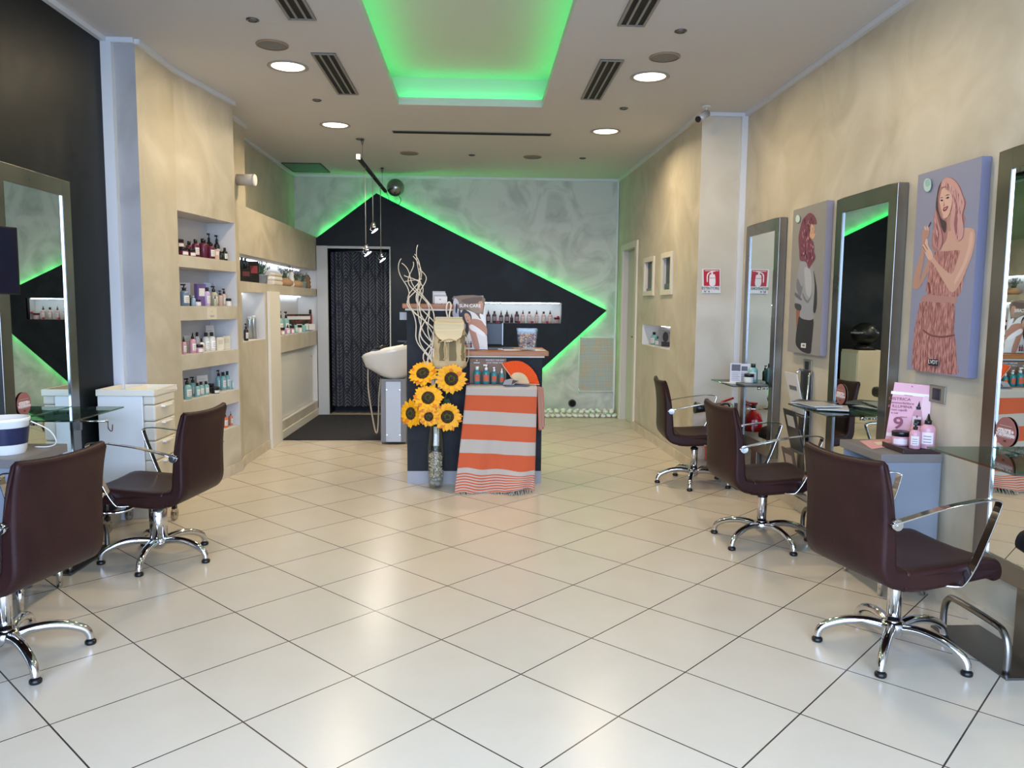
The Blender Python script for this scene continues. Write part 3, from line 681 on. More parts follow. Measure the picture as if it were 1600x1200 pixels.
# striped towel
OR, CRM = mat('towel_orange', '#BC5029', .85, sheen=.3), mat('towel_cream', '#ADA296', .85, sheen=.3)
def towel():
    bands = [(.80+.13, 1), (.745, 1), (.63, 0), (.53, 1), (.415, 0), (.315, 1), (.20, 0), (.16, 1)]
    zs = []; cols = []
    cuts = [1.0, .95, .90, .85, .80, .745, .63, .53, .415, .315, .20, .16]
    cc = [1, 1, 1, 1, 1, 0, 1, 0, 1, 0, 1]
    fine = []
    for i in range(len(cuts)-1):
        k = 1 if i < 4 else 4
        for j in range(k): fine.append((cuts[i]+(cuts[i+1]-cuts[i])*j/k, cc[i]))
    z = .16
    for i in range(16): fine.append((z, i % 2)); z -= .0105
    ys = [f[0] for f in fine]+[z]; NU = 40; vs = []
    for v in ys:
        for k in range(NU+1):
            u = k/NU
            if v > .80: w = 0; Y = 5.872+(v-.80)*1.0; Z = .792
            else:
                w = (.80-v)/.80; Y = 5.872-.02*math.sin(w*PI)-.13*w**2.2; Z = max(.006, .788-(.80-v)*1.0)
            x0, x1 = -.085-.085*w**1.1, .455-.02*w
            X = x0+(x1-x0)*u
            if v <= .80:
                Z -= .028*u*min(1, w*6)*(1-max(0, w-.8)*5*.6)
                Y += -.018*w*math.sin(u*9+1)-.010*w*math.sin(u*21+w*3)
                Z += .012*w*w*math.sin(u*14) if w > .7 else 0
                if w > .75 and u > .6: Y -= .03*(w-.75)*4*(math.sin((u-.6)*15)); Z += .05*(w-.75)*4*max(0, math.sin((u-.62)*8))
            vs.append((X, Y, max(Z, .005)))
    mb = MB(); n = NU+1
    for i in range(len(ys)-1):
        mb.add([vs[i*n+k] for k in range(n)]+[vs[(i+1)*n+k] for k in range(n)], [(k, k+1, k+1+n, k+n) for k in range(NU)], 0 if fine[i][1] == 0 else 1, True)
    o = mb.build('towel', [OR, CRM]); m = o.modifiers.new('s', 'SOLIDIFY'); m.thickness = .003; m.offset = 1
    tag(o, 'orange and cream striped towel draped over the low box in front of the desk', 'towel')
    last = vs[-n:]; fr = MB()
    rnd = random.Random(3)
    for k in range(0, n):
        for q in range(2):
            p = Vector(last[k])+Vector((rnd.uniform(-.006, .006), 0, 0)); e = p+Vector((rnd.uniform(-.012, .012), -rnd.uniform(.02, .04), 0)); e.z = .004
            fr.tube([p, (p+e)/2+Vector((rnd.uniform(-.004, .004), 0, .002)), e], .0016, 4)
    keep(fr.build('fringe', mat('fringe', '#B9AFA4', .9)), o)
towel()
mb = MB(); n = 11
for k in range(n):
    w = .10/n; x0 = .458+k*w*.55; y = 5.93+.10*k/n; zb = .46+.012*math.sin(k*2)
    mb.add([(x0, y, .795-.002*k), (x0+w*.62, y+.008, .795-.002*k), (x0+w*.75+.012, y-.01, zb), (x0+.012, y-.02, zb)], [(0, 1, 2, 3)], k % 2, False)
o = mb.build('scarf', [OR, CRM]); o.modifiers.new('s', 'SOLIDIFY').thickness = .003
tag(o, 'narrow orange and white striped cloth end hanging at the right side of the towel', 'cloth')
# ribbed brown display with four teal bottles
t = thing('product_display', 'ribbed brown cardboard display board behind four teal bottles on the towel box', 'display', (.08, 6.05, .796))
mb = MB(); mb.box(-.14, .145, 0, .012, 0, .203); mb.box(-.14, .145, -.075, 0, 0, .008); mb.build('board', mat('display_brown', '#7A6252', .7), t)
mb = MB()
for k in range(28): x = -.135+k*.01; mb.box(x, x+.004, -.004, 0, .008, .165)
mb.build('ribs', mat('display_rib', '#917562', .7), t)
mb = MB(); mb.ball((-.085, -.0015, .186), .005, 8, 5, sc=(1, .2, 1)); mb.box(-.108, -.062, -.001, 0, .166, .171); mb.build('logo_mark', TRIMW, t)
text('PROTECT THE SUN', .0165, (.055, -.001, .188), (1, 0, 0), (0, 0, 1), TRIMW, None).parent = t
text('LOVE YOUR HAIR', .0165, (.055, -.001, .168), (1, 0, 0), (0, 0, 1), TRIMW, None).parent = t

# ------------------------------------------------------------------ product library
def bottle(name, label, cat, loc, w, h, kind='bottle', col='#7FB6AE', cap='#141416', lab='#E8E6E0', group=None, body_mat=None, rz=0, d=None):
    t = thing(name, label, cat, loc, rz, group); r = w/2
    B = body_mat or mat('bottle_'+col[1:], col, .3); C_ = mat('cap_'+cap[1:], cap, .35); n = 18
    if kind in ('bottle', 'pump', 'nozzle', 'spray', 'dropper'):
        bh = h*{'bottle': .80, 'pump': .70, 'nozzle': .70, 'spray': .74, 'dropper': .66}[kind]
        MB().lathe([(r*.9, 0), (r, bh*.03), (r, bh*.80), (r*.93, bh*.88), (r*.6, bh*.97), (r*.42, bh)], n=n).build('body', B, t)
        z = bh; k = r
        if kind == 'bottle': pr = [(k*.5, z-.001), (k*.5, h)]
        elif kind == 'nozzle': pr = [(k*.45, z-.001), (k*.45, z+(h-z)*.35), (k*.30, z+(h-z)*.4), (k*.07, h)]
        elif kind == 'dropper': pr = [(k*.4, z-.001), (k*.4, z+(h-z)*.5), (k*.2, z+(h-z)*.55), (k*.18, h)]
        else: pr = [(k*.42, z-.001), (k*.42, z+(h-z)*.45), (k*.15, z+(h-z)*.5), (k*.15, h-(h-z)*.2)]
        mb = MB().lathe(pr, n=14)
        if kind == 'pump': mb.box(-k*.75, k*.3, -k*.16, k*.16, h-(h-z)*.22, h)
        if kind == 'spray': mb.box(-k*.4, k*.28, -k*.2, k*.2, h-(h-z)*.3, h)
        mb.build('cap', C_, t)
        if lab:
            mb = MB(); a0, a1 = -PI/2-.75, -PI/2+.75
            vs = [(r*1.015*math.cos(a0+(a1-a0)*i/6), r*1.015*math.sin(a0+(a1-a0)*i/6), z) for z in (bh*.2, bh*.68) for i in range(7)]
            mb.add(vs, [(i, i+1, i+8, i+7) for i in range(6)], 0, True)
            mb.build('label', mat('label_'+lab[1:], lab, .6), t)
            if w > .035:
                mb = MB()
                for q in range(3):
                    zz = bh*(.27+.12*q); vs = [(r*1.025*math.cos(-PI/2-.45+.9*i/4), r*1.025*math.sin(-PI/2-.45+.9*i/4), z) for z in (zz, zz+bh*.03) for i in range(5)]
                    mb.add(vs, [(i, i+1, i+6, i+5) for i in range(4)], 0, True)
                mb.build('print', mat('label_print', '#6A6662', .6), t)
    elif kind == 'jar':
        MB().lathe([(r*.94, 0), (r, h*.05), (r, h*.62), (r*.95, h*.66)], n=n).build('body', B, t)
        MB().lathe([(r*1.0, h*.66), (r*1.0, h*.97), (r*.96, h)], n=n).build('lid', C_, t)
        if lab:
            mb = MB(); vs = [(r*1.015*math.cos(-PI/2-.8+1.6*i/6), r*1.015*math.sin(-PI/2-.8+1.6*i/6), z) for z in (h*.12, h*.5) for i in range(7)]
            mb.add(vs, [(i, i+1, i+8, i+7) for i in range(6)], 0, True); mb.build('label', mat('label_'+lab[1:], lab, .6), t)
    elif kind == 'can':
        MB().lathe([(r, 0), (r, h*.84), (r*.9, h*.9)], n=n).build('body', mat('can_silver', '#A8B0B4', .3, .8), t)
        MB().lathe([(r*.85, h*.9), (r*.8, h*.97), (r*.5, h)], n=n).build('cap', mat('can_cap', '#C8CCCE', .4), t)
    elif kind == 'box':
        dd = (d or w*.5)/2; MB().box(-r, r, -dd, dd, 0, h).build('carton', B, t, bevel=.001)
        if lab:
            mb = MB(); mb.add([(-r*.7, -dd-.0006, h*.45), (r*.7, -dd-.0006, h*.45), (r*.7, -dd-.0006, h*.8), (-r*.7, -dd-.0006, h*.8)], [(0, 1, 2, 3)]); mb.build('label', mat('label_'+lab[1:], lab, .6), t)
    elif kind == 'card':
        M = Matrix.Rotation(-.06, 4, 'X'); MB().box(-r, r, -.0015, .0015, 0, h, M=M).build('card', B, t)
        mb = MB()
        for q in range(5):
            z = h*(.25+.13*q); mb.box(-r*.7, r*(.7-.25*(q % 3)), -.0025, -.002, z, z+h*.02, M=M)
        mb.build('printed_lines', mat('print_grey', '#8A8890', .6), t)
    return t
ORD = ['first', 'second', 'third', 'fourth', 'fifth', 'sixth', 'seventh', 'eighth', 'ninth', 'tenth', 'eleventh', 'twelfth', 'thirteenth', 'fourteenth', 'fifteenth', 'sixteenth']
NAMES = dict(bottle='bottle', pump='pump_bottle', nozzle='nozzle_bottle', spray='spray_bottle', dropper='dropper_bottle', jar='jar', can='spray_can', box='carton', card='display_card')
CATS = dict(bottle='bottle', pump='bottle', nozzle='bottle', spray='bottle', dropper='bottle', jar='jar', can='can', box='box', card='card')
def row(items, p0, n, z, place, group, rz=0, zmax=None):
    """items (px, w_px, h_px, kind, colour, cap, label colour, words, back offset, raise)"""
    items = sorted(items, key=lambda i: i[0])
    for k, it in enumerate(items):
        px, wp, hp, kind, col, cap, lab, words = it[:8]; off = it[8] if len(it) > 8 else .06; up = it[9] if len(it) > 9 else 0
        nn = Vector((*n, 0)).normalized(); p = onplane(px, 500, Vector((*p0, 0))+nn*off, nn); s = (p-CP).dot(FW)/FOC
        w, h = wp*s, hp*s
        if zmax: h = min(h, zmax-z-up-.004)
        bottle(NAMES[kind], f'{words}, {ORD[k]} from the left {place}', CATS[kind], (p.x, p.y, z+up), w, h, kind, col, cap, lab, group, rz=rz)
MR, TE, PK, WH, BK = '#5A1F32', '#7FA9A3', '#C48F97', '#D9D5CA', '#141416'
nn1 = (-.99, .157); rzn = math.radians(60)
row([(284, 13, 13, 'jar', MR, BK, WH, 'maroon jar stacked on top', .10, .062), (290, 14, 13, 'jar', MR, BK, WH, 'maroon jar', .05), (302, 13, 12, 'jar', MR, BK, WH, 'maroon jar', .05),
     (299, 10, 26, 'bottle', MR, BK, None, 'dark maroon bottle', .15), (309, 11, 28, 'bottle', MR, BK, WH, 'small maroon bottle', .06), (321, 15, 31, 'bottle', MR, BK, None, 'wide maroon bottle', .09),
     (330, 9, 42, 'pump', '#241418', BK, None, 'tall black pump bottle', .17), (333, 11, 26, 'bottle', MR, BK, WH, 'maroon bottle with white label', .04), (342, 9, 40, 'pump', '#1A1A1E', BK, WH, 'tall black bottle', .14),
     (341, 8, 16, 'box', '#C9A89C', BK, WH, 'small pale pink box', .04), (348, 8, 14, 'bottle', '#1C2220', BK, None, 'small black bottle', .04), (357, 11, 41, 'pump', '#1A1C1E', BK, WH, 'tall black pump bottle', .10), (354, 8, 20, 'bottle', '#1C2220', BK, WH, 'short black bottle', .04)],
    NA, nn1, 1.75, 'in the top niche', 'maroon and black products in the top niche', rzn, 2.06)
row([(291, 21, 36, 'card', '#C6C3CE', BK, None, 'framed grey card', .165), (289, 15, 34, 'pump', '#64788A', BK, WH, 'large slate blue pump bottle', .06), (297, 7, 17, 'bottle', '#20242A', BK, None, 'small dark bottle', .10), (303, 7, 16, 'bottle', '#8FA6B4', '#8FA6B4', None, 'pale blue tube', .06),
     (310, 9, 10, 'jar', '#D5CCD8', BK, WH, 'small white jar', .04), (314, 16, 34, 'box', '#6E5A8C', BK, WH, 'tall purple box', .10), (327, 14, 36, 'card', '#AFC2DA', BK, None, 'pale blue card', .165), (325, 9, 29, 'bottle', '#B9A2BE', BK, WH, 'lilac bottle', .06),
     (335, 12, 31, 'pump', '#A9A890', BK, WH, 'round olive beige pump bottle', .08), (337, 6, 16, 'spray', '#A9A890', BK, None, 'small beige spray', .03), (344, 19, 36, 'card', '#BEBCC8', BK, None, 'white framed card', .165), (345, 8, 24, 'pump', '#B9A294', BK, None, 'tan bottle', .07),
     (351, 8, 27, 'pump', '#C4B0A4', BK, WH, 'pale beige bottle', .08), (358, 8, 12, 'jar', '#D8D4CE', BK, WH, 'low white jar', .04), (366, 17, 35, 'card', '#D6D3E0', BK, None, 'white price list card', .10)],
    NA, nn1, 1.385, 'in the second niche down', 'mixed products in the second niche', rzn, 1.665)
row([(286, 8, 28, 'nozzle', PK, BK, WH, 'pink bottle', .06), (292, 12, 26, 'card', '#BDBABC', BK, None, 'grey card', .16), (300, 10, 32, 'nozzle', PK, BK, WH, 'tall pink nozzle bottle', .06), (307, 8, 30, 'bottle', '#CFC6C4', BK, WH, 'white bottle', .14),
     (310, 12, 13, 'jar', PK, BK, WH, 'pink jar', .04), (314, 8, 21, 'spray', '#E4E0DC', BK, WH, 'small white spray bottle', .07), (321, 11, 29, 'bottle', WH, BK, '#F0EEE8', 'white bottle with black cap', .10), (330, 11, 29, 'bottle', WH, BK, '#F0EEE8', 'white bottle, black cap', .08),
     (329, 16, 38, 'card', '#C8C2BE', BK, None, 'leaning beige card', .165), (341, 14, 20, 'box', '#DAD4C2', BK, '#C8C0A8', 'cream carton', .08), (351, 14, 21, 'box', '#D6CFBA', BK, '#C8C0A8', 'wide cream carton', .09), (363, 11, 21, 'box', '#E4DFC0', BK, None, 'white carton with yellow edge', .07)],
    NA, nn1, 1.03, 'in the third niche down', 'pink and white products in the third niche', rzn, 1.28)
row([(289, 13, 33, 'pump', TE, BK, WH, 'large teal pump bottle', .05), (298, 12, 30, 'pump', TE, BK, WH, 'teal pump bottle', .12), (305, 8, 22, 'bottle', TE, BK, WH, 'small teal bottle', .05), (311, 9, 22, 'bottle', TE, BK, WH, 'small teal bottle', .06), (319, 9, 21, 'bottle', TE, BK, WH, 'small teal bottle', .06),
     (314, 21, 27, 'card', '#D5CFC8', BK, None, 'tent shaped white card', .16), (327, 9, 14, 'jar', '#1B1F20', BK, WH, 'black jar', .10), (333, 13, 10, 'jar', '#1B1F20', BK, WH, 'low black jar', .04), (339, 9, 31, 'pump', TE, BK, WH, 'tall teal pump bottle', .14), (346, 9, 28, 'bottle', TE, BK, WH, 'tall teal bottle', .10),
     (353, 9, 28, 'bottle', TE, BK, WH, 'tall teal bottle', .10), (361, 6, 19, 'spray', TE, BK, WH, 'slim teal spray bottle', .06), (367, 6, 21, 'spray', TE, BK, WH, 'slim teal spray bottle', .08)],
    NA, nn1, .695, 'in the fourth niche down', 'teal products in the fourth niche', rzn, .92)
row([(347, 9, 24, 'spray', '#E0703A', BK, WH, 'orange spray bottle', .06), (357, 8, 21, 'spray', '#D98058', BK, WH, 'orange spray bottle', .08), (338, 9, 22, 'spray', '#E0703A', BK, WH, 'orange spray bottle', .08)],
    NA, nn1, .39, 'in the lowest niche', 'orange products in the lowest niche', rzn, .59)
rz2 = math.radians(55)
row([(384, 7, 27, 'pump', '#1B1C20', BK, WH, 'small black bottle', .05), (390, 8, 35, 'can', '#A8B0B4', '#C8CCCE', None, 'silver spray can', .12), (396, 8, 36, 'can', '#A8B0B4', '#C8CCCE', None, 'silver spray can', .10), (402, 7, 35, 'can', '#A8B0B4', '#C8CCCE', None, 'silver spray can', .12)],
    (-2.03, 7), (-1, 0), 1.075, 'in the lit square niche', 'spray cans in the lit square niche', rz2)
row([(438, 9, 36, 'pump', TE, BK, WH, 'teal pump bottle', .12), (447, 9, 34, 'pump', TE, BK, WH, 'teal pump bottle', .12), (440, 9, 12, 'jar', PK, BK, WH, 'pink jar', .04), (449, 8, 15, 'dropper', '#B79BB0', BK, WH, 'small lilac bottle', .05), (453, 5, 20, 'spray', TE, BK, None, 'slim teal spray', .08),
     (456, 7, 13, 'jar', '#A8808C', BK, WH, 'mauve jar', .04), (462, 6, 17, 'spray', TE, BK, WH, 'small teal spray', .05), (468, 7, 12, 'jar', '#C8C4BC', BK, WH, 'white jar', .04), (474, 8, 14, 'bottle', TE, BK, None, 'short teal bottle', .04), (480, 6, 17, 'spray', '#6A9A94', BK, None, 'small dark teal spray', .05), (485, 8, 33, 'bottle', '#C9A4AC', BK, None, 'tall pink bottle', .06), (492, 5, 29, 'pump', '#3A1820', BK, None, 'dark red pump bottle', .08)],
    (-2.03, 8), (-1, 0), 1.08, 'above the sliding doors', 'products above the sliding doors', rz2)
# picture stand there
p = onX(466, 500, -2.17)
t = thing('picture_stand', 'dark green picture board standing behind the teal bottles above the sliding doors', 'display', (p.x, p.y, 1.10), rz2)
MB().box(-.22, .22, 0, .01, 0, .19).build('board', vary(mat('foliage_print', rough=.5), '#1E3326', '#7A3038', 22, 3, .5, .45, .62), t)
MB().box(-.19, .19, -.004, -.0005, .125, .165).build('banner', mat('banner_white', '#D5D2CC', .5), t)
MB().box(-.10, .22, -.05, -.045, .0, .07).build('sign_strip', mat('banner_white', '#D5D2CC'), t)
# back wall niche
DK = '#3E1C2C'; LP = '#B79A9A'
row([(752, 6, 19, 'nozzle', DK, BK, '#9A8A90', 'dark maroon bottle', .04), (763, 6.5, 20, 'nozzle', DK, BK, '#9A8A90', 'dark maroon bottle with pointed cap', .04), (772.5, 6.5, 18, 'bottle', DK, BK, '#9A8A90', 'dark maroon bottle with square cap', .04), (783, 6.5, 19, 'dropper', DK, BK, '#9A8A90', 'dark maroon pump bottle', .04),
     (792, 7, 20, 'nozzle', DK, BK, '#9A8A90', 'dark maroon bottle with pointed cap', .04), (799.5, 5, 14, 'dropper', DK, BK, None, 'short dark maroon bottle', .04), (807.5, 7, 18, 'bottle', DK, BK, '#9A8A90', 'wide dark maroon bottle', .04), (817, 6.5, 20, 'nozzle', LP, BK, '#D5C8C4', 'pink bottle with pointed cap', .04),
     (827, 6.5, 18, 'bottle', LP, BK, '#D5C8C4', 'pink bottle with square cap', .04), (838.5, 6, 20, 'nozzle', LP, BK, '#D5C8C4', 'pink bottle with pointed cap', .04), (849.5, 6.5, 18, 'bottle', LP, BK, '#D5C8C4', 'pink bottle with square cap', .04), (859.5, 7, 20, 'nozzle', LP, BK, '#D5C8C4', 'pink bottle with pointed cap', .04), (870, 9, 9, 'jar', LP, '#4A1822', None, 'pink jar with dark red lid', .04)],
    (0, 10.07), (0, 1), 1.194, 'in the back wall niche', 'bottles in the lit back wall niche')
for i, px in enumerate((757, 778, 811, 832, 855, 872)):
    p = onplane(px, 500, (0, 10.02, 0), (0, 1, 0)); zz = 1.194 if px != 872 else 1.194+.067
    tag(MB().ball((p.x, p.y, zz+.014), .018, 10, 7, sc=(1, 1, .8)).build('rose_head', mat('rose_red', '#B01838', .6)), f'small red rose head in the back wall niche, {ORD[i]} from the left', 'flower', 'red rose heads in the back wall niche')

# ------------------------------------------------------------------ long lit shelf niche
def plant(x, y, z, r, h, lb, pot='#8C8E8E', leaf='#4E6E4A', n=46, flower=None, seed=1, potname='pot', group=None, wick=False):
    t = thing('potted_plant', lb, 'plant', (x, y, z), 0, group); rn = random.Random(seed); ph = h*.42
    if wick: MB().lathe([(r*.55, 0), (r*.9, ph*.25), (r*.95, ph*.6), (r*.5, ph*.9), (r*.42, ph*1.0)], n=18).build(potname, mat('wicker_'+pot[1:], pot, .8), t)
    else: MB().lathe([(r*.5, 0), (r*.62, ph*.9), (r*.66, ph*.92), (r*.66, ph), (r*.56, ph)], n=20).build(potname, mat('pot_'+pot[1:], pot, .5), t)
    mb = MB(); fl = MB()
    for k in range(n):
        a = rn.uniform(0, 2*PI); sp = rn.uniform(.1, 1)*r; hh = h*rn.uniform(.7, 1)
        p0 = Vector((rn.uniform(-.3, .3)*r, rn.uniform(-.3, .3)*r, ph*.9)); p2 = Vector((sp*math.cos(a), sp*math.sin(a), hh)); p1 = (p0+p2)/2+Vector((0, 0, h*.08))
        mb.tube([p0, p1, p2], [.0022, .0018, .001], 4)
        for q in range(5):
            c = p1.lerp(p2, q/4); b = rn.uniform(0, 2*PI); d = Vector((math.cos(b), math.sin(b), .5))*r*.22; s = d.cross(Vector((0, 0, 1))).normalized()*r*.05
            mb.add([c, c+d*.5+s, c+d, c+d*.5-s], [(0, 1, 2, 3)])
        if flower and k % 3 == 0: fl.ball(p2, r*.07, 6, 4, sc=(1, 1, 2.4))
    mb.build('foliage', mat('leaf_'+leaf[1:], leaf, .6), t)
    if flower: fl.build('flowers', mat('bloom_'+flower[1:], flower, .7), t)
    return t
def spot(px, off=.1, X=-2.03): return onplane(px, 500, (X-off, 0, 0), (1, 0, 0))
zL = 1.60
p = spot(383, .08); bottle('carton', 'black box of dark bottles at the left end of the long lit shelf', 'box', (p.x, p.y, zL), .11, .12, 'box', '#15151A', BK, '#5A2A30', 'dark boxes on the long shelf', rz=rz2)
p = spot(395, .08); bottle('carton', 'taller black carton with red print on the long lit shelf', 'box', (p.x, p.y, zL), .12, .20, 'box', '#121216', BK, '#7A2A32', 'dark boxes on the long shelf', rz=rz2)
for k, px in enumerate((380, 385.5, 391)):
    p = spot(px, .09 if k < 2 else .14); bottle('bottle', f'{ORD[k]} black bottle from the left on the black box of the long shelf', 'bottle', (p.x, p.y, zL+(.121 if k < 2 else 0)), .04, .10 if k < 2 else .2, 'bottle', '#17171B', BK, None, 'black bottles on the long shelf', rz=rz2)
p = spot(410, .08); plant(p.x, p.y, zL, .10, .215, 'lavender plant in a grey tin pot on the long lit shelf, left of the towels', '#8A9094', '#557558', 50, '#8A86A8', 3)
def towel_roll(x, y, z, l, r, lb, col):
    t = thing('rolled_towel', lb, 'towel', (x, y, z), 0, 'towels on the long shelf'); mb = MB()
    pts = [Vector((math.cos(a)*r*(1-.055*a/PI*2*.5), 0, math.sin(a)*r*(1-.055*a/PI))) for a in [i*PI/8 for i in range(40)]]
    mb.cyl((-.09, -l/2, r), (-.09, l/2, r), r, n=20); mb.build('roll', mat('terry_'+col[1:], col, .95), t)
    return t
p = spot(424, .10)
for k, (dz, hh, l, cl) in enumerate([(0, .045, .34, '#C8BFB0'), (.046, .04, .33, '#D8D2C6'), (.087, .035, .32, '#C4BAAA')]):
    o = MB().box(-.085, .085, -l/2, l/2, 0, hh).build('folded_towel', mat('terry_'+cl[1:], cl, .95), None, bevel=.014, seg=3); o.location = (p.x, p.y, zL+dz+.001)
    tag(o, f'folded beige towel on the long lit shelf, {["lowest", "middle", "topmost"][k]} of the stack', 'towel', 'towels on the long shelf')
p = spot(433, .03); o = MB().cyl((-.10, 0, .03), (.0, 0, .03), .03, n=20).build('rolled_towel', mat('terry_roll', '#8A7A66', .95)); o.location = (p.x, p.y, zL); tag(o, 'small brown rolled towel in front of the folded towels', 'towel', 'towels on the long shelf')
for px, r, h, lb, pc, fl, sd, wk in [(446, .10, .225, 'lavender in a wicker flask, just right of the towel stack', '#A07C58', '#8A86A8', 5, True), (463, .095, .20, 'leafy sprig in a wicker flask in the middle of the long shelf', '#A88660', '#8A86A8', 6, True), (473, .085, .19, 'small plant in a pale green pot on the long shelf', '#8FA296', None, 7, False)]:
    p = spot(px, .10); plant(p.x, p.y, zL, r, h, lb, pc, '#5E6E50', 34, fl, sd, 'flask' if wk else 'pot', 'plants on the long shelf', wk)
for k, (px, col, h, lb) in enumerate([(456, '#D8D4CC', .19, 'white stacked pebble figure between the wicker flasks'), (482, '#7A5C44', .17, 'brown figurine near the right end of the long shelf')]):
    p = spot(px, .06); o = MB().lathe([(.03, 0), (.04, h*.15), (.028, h*.3), (.038, h*.45), (.025, h*.6), (.034, h*.75), (.02, h*.9), (.006, h)], n=16).build('figurine', mat('fig_'+col[1:], col, .6)); o.location = (p.x, p.y, zL); tag(o, lb, 'figurine')
p = spot(491, .06); t = thing('first_aid_box', 'red box with white cross sign at the right end of the long shelf', 'box', (p.x, p.y, zL), rz2)
MB().box(-.16, .16, -.03, .03, 0, .085).build('box', mat('aid_red', '#C8646A', .5), t, bevel=.004)
MB().box(-.15, .15, .031, .036, 0, .19).build('sign', mat('aid_sign', '#D8B4B0', .5), t)
mb = MB(); mb.box(-.05, .05, .026, .0305, .09, .165); mb.build('cross_field', mat('aid_green', '#5A8A78', .5), t)
mb = MB(); mb.box(-.01, .01, .024, .0258, .10, .155); mb.box(-.035, -.01, .024, .0258, .12, .136); mb.box(.01, .035, .024, .0258, .12, .136); mb.build('cross', GLOSSW, t)
# niche light strips
for k, (a, b, z, X, lb) in enumerate([((7.0), 9.9, 1.826, -2.24, 'white light strip at the top of the long shelf niche'), (6.86, 7.54, 1.50, -2.24, 'white light strip at the top of the lit square niche'), (8.02, 9.95, 1.50, -2.24, 'white light strip at the top of the wide niche')]):
    tag(MB().box(X, X+.012, a, b, z-.004, z+.004).build('led_strip', mat(f'niche_led', '#FFFFFF', emit='#E6F4FF', es=11)), lb, 'light strip')
# sliding doors, white post, door frame of the curtain doorway
t = thing('sliding_doors', 'pair of white sliding cupboard doors under the wide niche', 'cupboard', (-2.07, 9.0, .2))
for k, (a, b, dx) in enumerate([(-.975, .06, .0), (-.02, .945, -.018)]):
    d = MB().box(-.012+dx, .0+dx, a, b, -.005, .70).build('door', mat('door_white', '#CFCDC4', .5), t)
    y = a+.05 if k == 0 else b-.06; MB().lathe([(.014, 0), (.014, .001)], (0, 0, 0), 14, M=Matrix.Rotation(PI/2, 3, 'Y')).build('finger_pull', BLACK, d).location = (.0+dx+.0005, y, .56)
tag(MB().box(-2.0285, -2.002, 7.63, 8.03, 0, 1.53).build('white_panel', mat('panel_white', '#D8D2C4', .5), bevel=.002), 'tall white end panel between the lit square niche and the sliding doors', 'panel')
mb = MB(); mb.box(-2.02, -1.885, 9.95, 9.985, 0, 2.14); mb.box(-1.885, -1.10, 9.97, 9.985, 2.11, 2.14); mb.box(-1.115, -1.10, 9.97, 9.985, 0, 2.11)
struct('door_1', mb, mat('door_frame_grey', '#AFB0AE', .5))
# curtain
def curtain_material():
    m = mat('curtain_fabric', '#1E222C', .85); N, L, B = nodes(m)
    tc = N.new('ShaderNodeUVMap'); sp = N.new('ShaderNodeSeparateXYZ'); L.new(tc.outputs[0], sp.inputs[0])
    def M(op, a, b=None):
        n = N.new('ShaderNodeMath'); n.operation = op
        for k, v in enumerate((a, b)):
            if v is None: continue
            if isinstance(v, (int, float)): n.inputs[k].default_value = v
            else: L.new(v, n.inputs[k])
        return n.outputs[0]
    u = M('MULTIPLY', sp.outputs[0], 4.6); fx = M('ABSOLUTE', M('SUBTRACT', M('FRACT', u), .5))
    s = M('FRACT', M('SUBTRACT', M('MULTIPLY', sp.outputs[1], 44.0), M('MULTIPLY', fx, 5.5)))
    line = M('LESS_THAN', s, .3); gap = M('GREATER_THAN', fx, .03); big = M('GREATER_THAN', M('FRACT', M('ADD', M('MULTIPLY', sp.outputs[1], 4.2), M('MULTIPLY', fx, 1.0))), .12)
    f = M('MULTIPLY', M('MULTIPLY', line, gap), big)
    mx = N.new('ShaderNodeMix'); mx.data_type = 'RGBA'; L.new(f, mx.inputs['Factor']); mx.inputs['A'].default_value = lin('#2A2E3A'); mx.inputs['B'].default_value = lin('#666870')
    L.new(mx.outputs['Result'], B.inputs['Base Color']); return m
NU, NV = 120, 6; vs = []
for j in range(NV+1):
    for i in range(NU+1):
        u = i/NU; v = j/NV; x = -1.872+.757*u; y = 10.10+.042*math.sin(u*2*PI*7.3+.6*math.sin(u*9))*(1-.25*v)+.01*math.sin(u*31)
        vs.append((x, y, .10+1.975*v))
mb = MB(); mb.add(vs, [(j*(NU+1)+i, j*(NU+1)+i+1, (j+1)*(NU+1)+i+1, (j+1)*(NU+1)+i) for j in range(NV) for i in range(NU)], 0, True)
o = mb.build('curtain', curtain_material(), weld=False); uvl = o.data.uv_layers.new(name='UVMap')
for li, lp in enumerate(o.data.loops):
    co = o.data.vertices[lp.vertex_index].co; uvl.data[li].uv = ((co.x+1.872)*1.15, co.z/2)
tag(o, 'dark navy curtain with a pale leaf pattern hanging in the rear left doorway', 'curtain')
tag(MB().cyl((-1.89, 10.10, 2.085), (-1.11, 10.10, 2.085), .009).build('curtain_rod', DSTEEL), 'thin rod above the dark curtain', 'rod')
tag(MB().box(-2.015, -.80, 8.08, 9.94, .001, .012).build('floor_mat', vary(mat('mat_black', rough=.95), '#202024', '#2A2A2E', 40, 2), bevel=.003), 'large black mat on the floor in front of the curtain', 'mat')
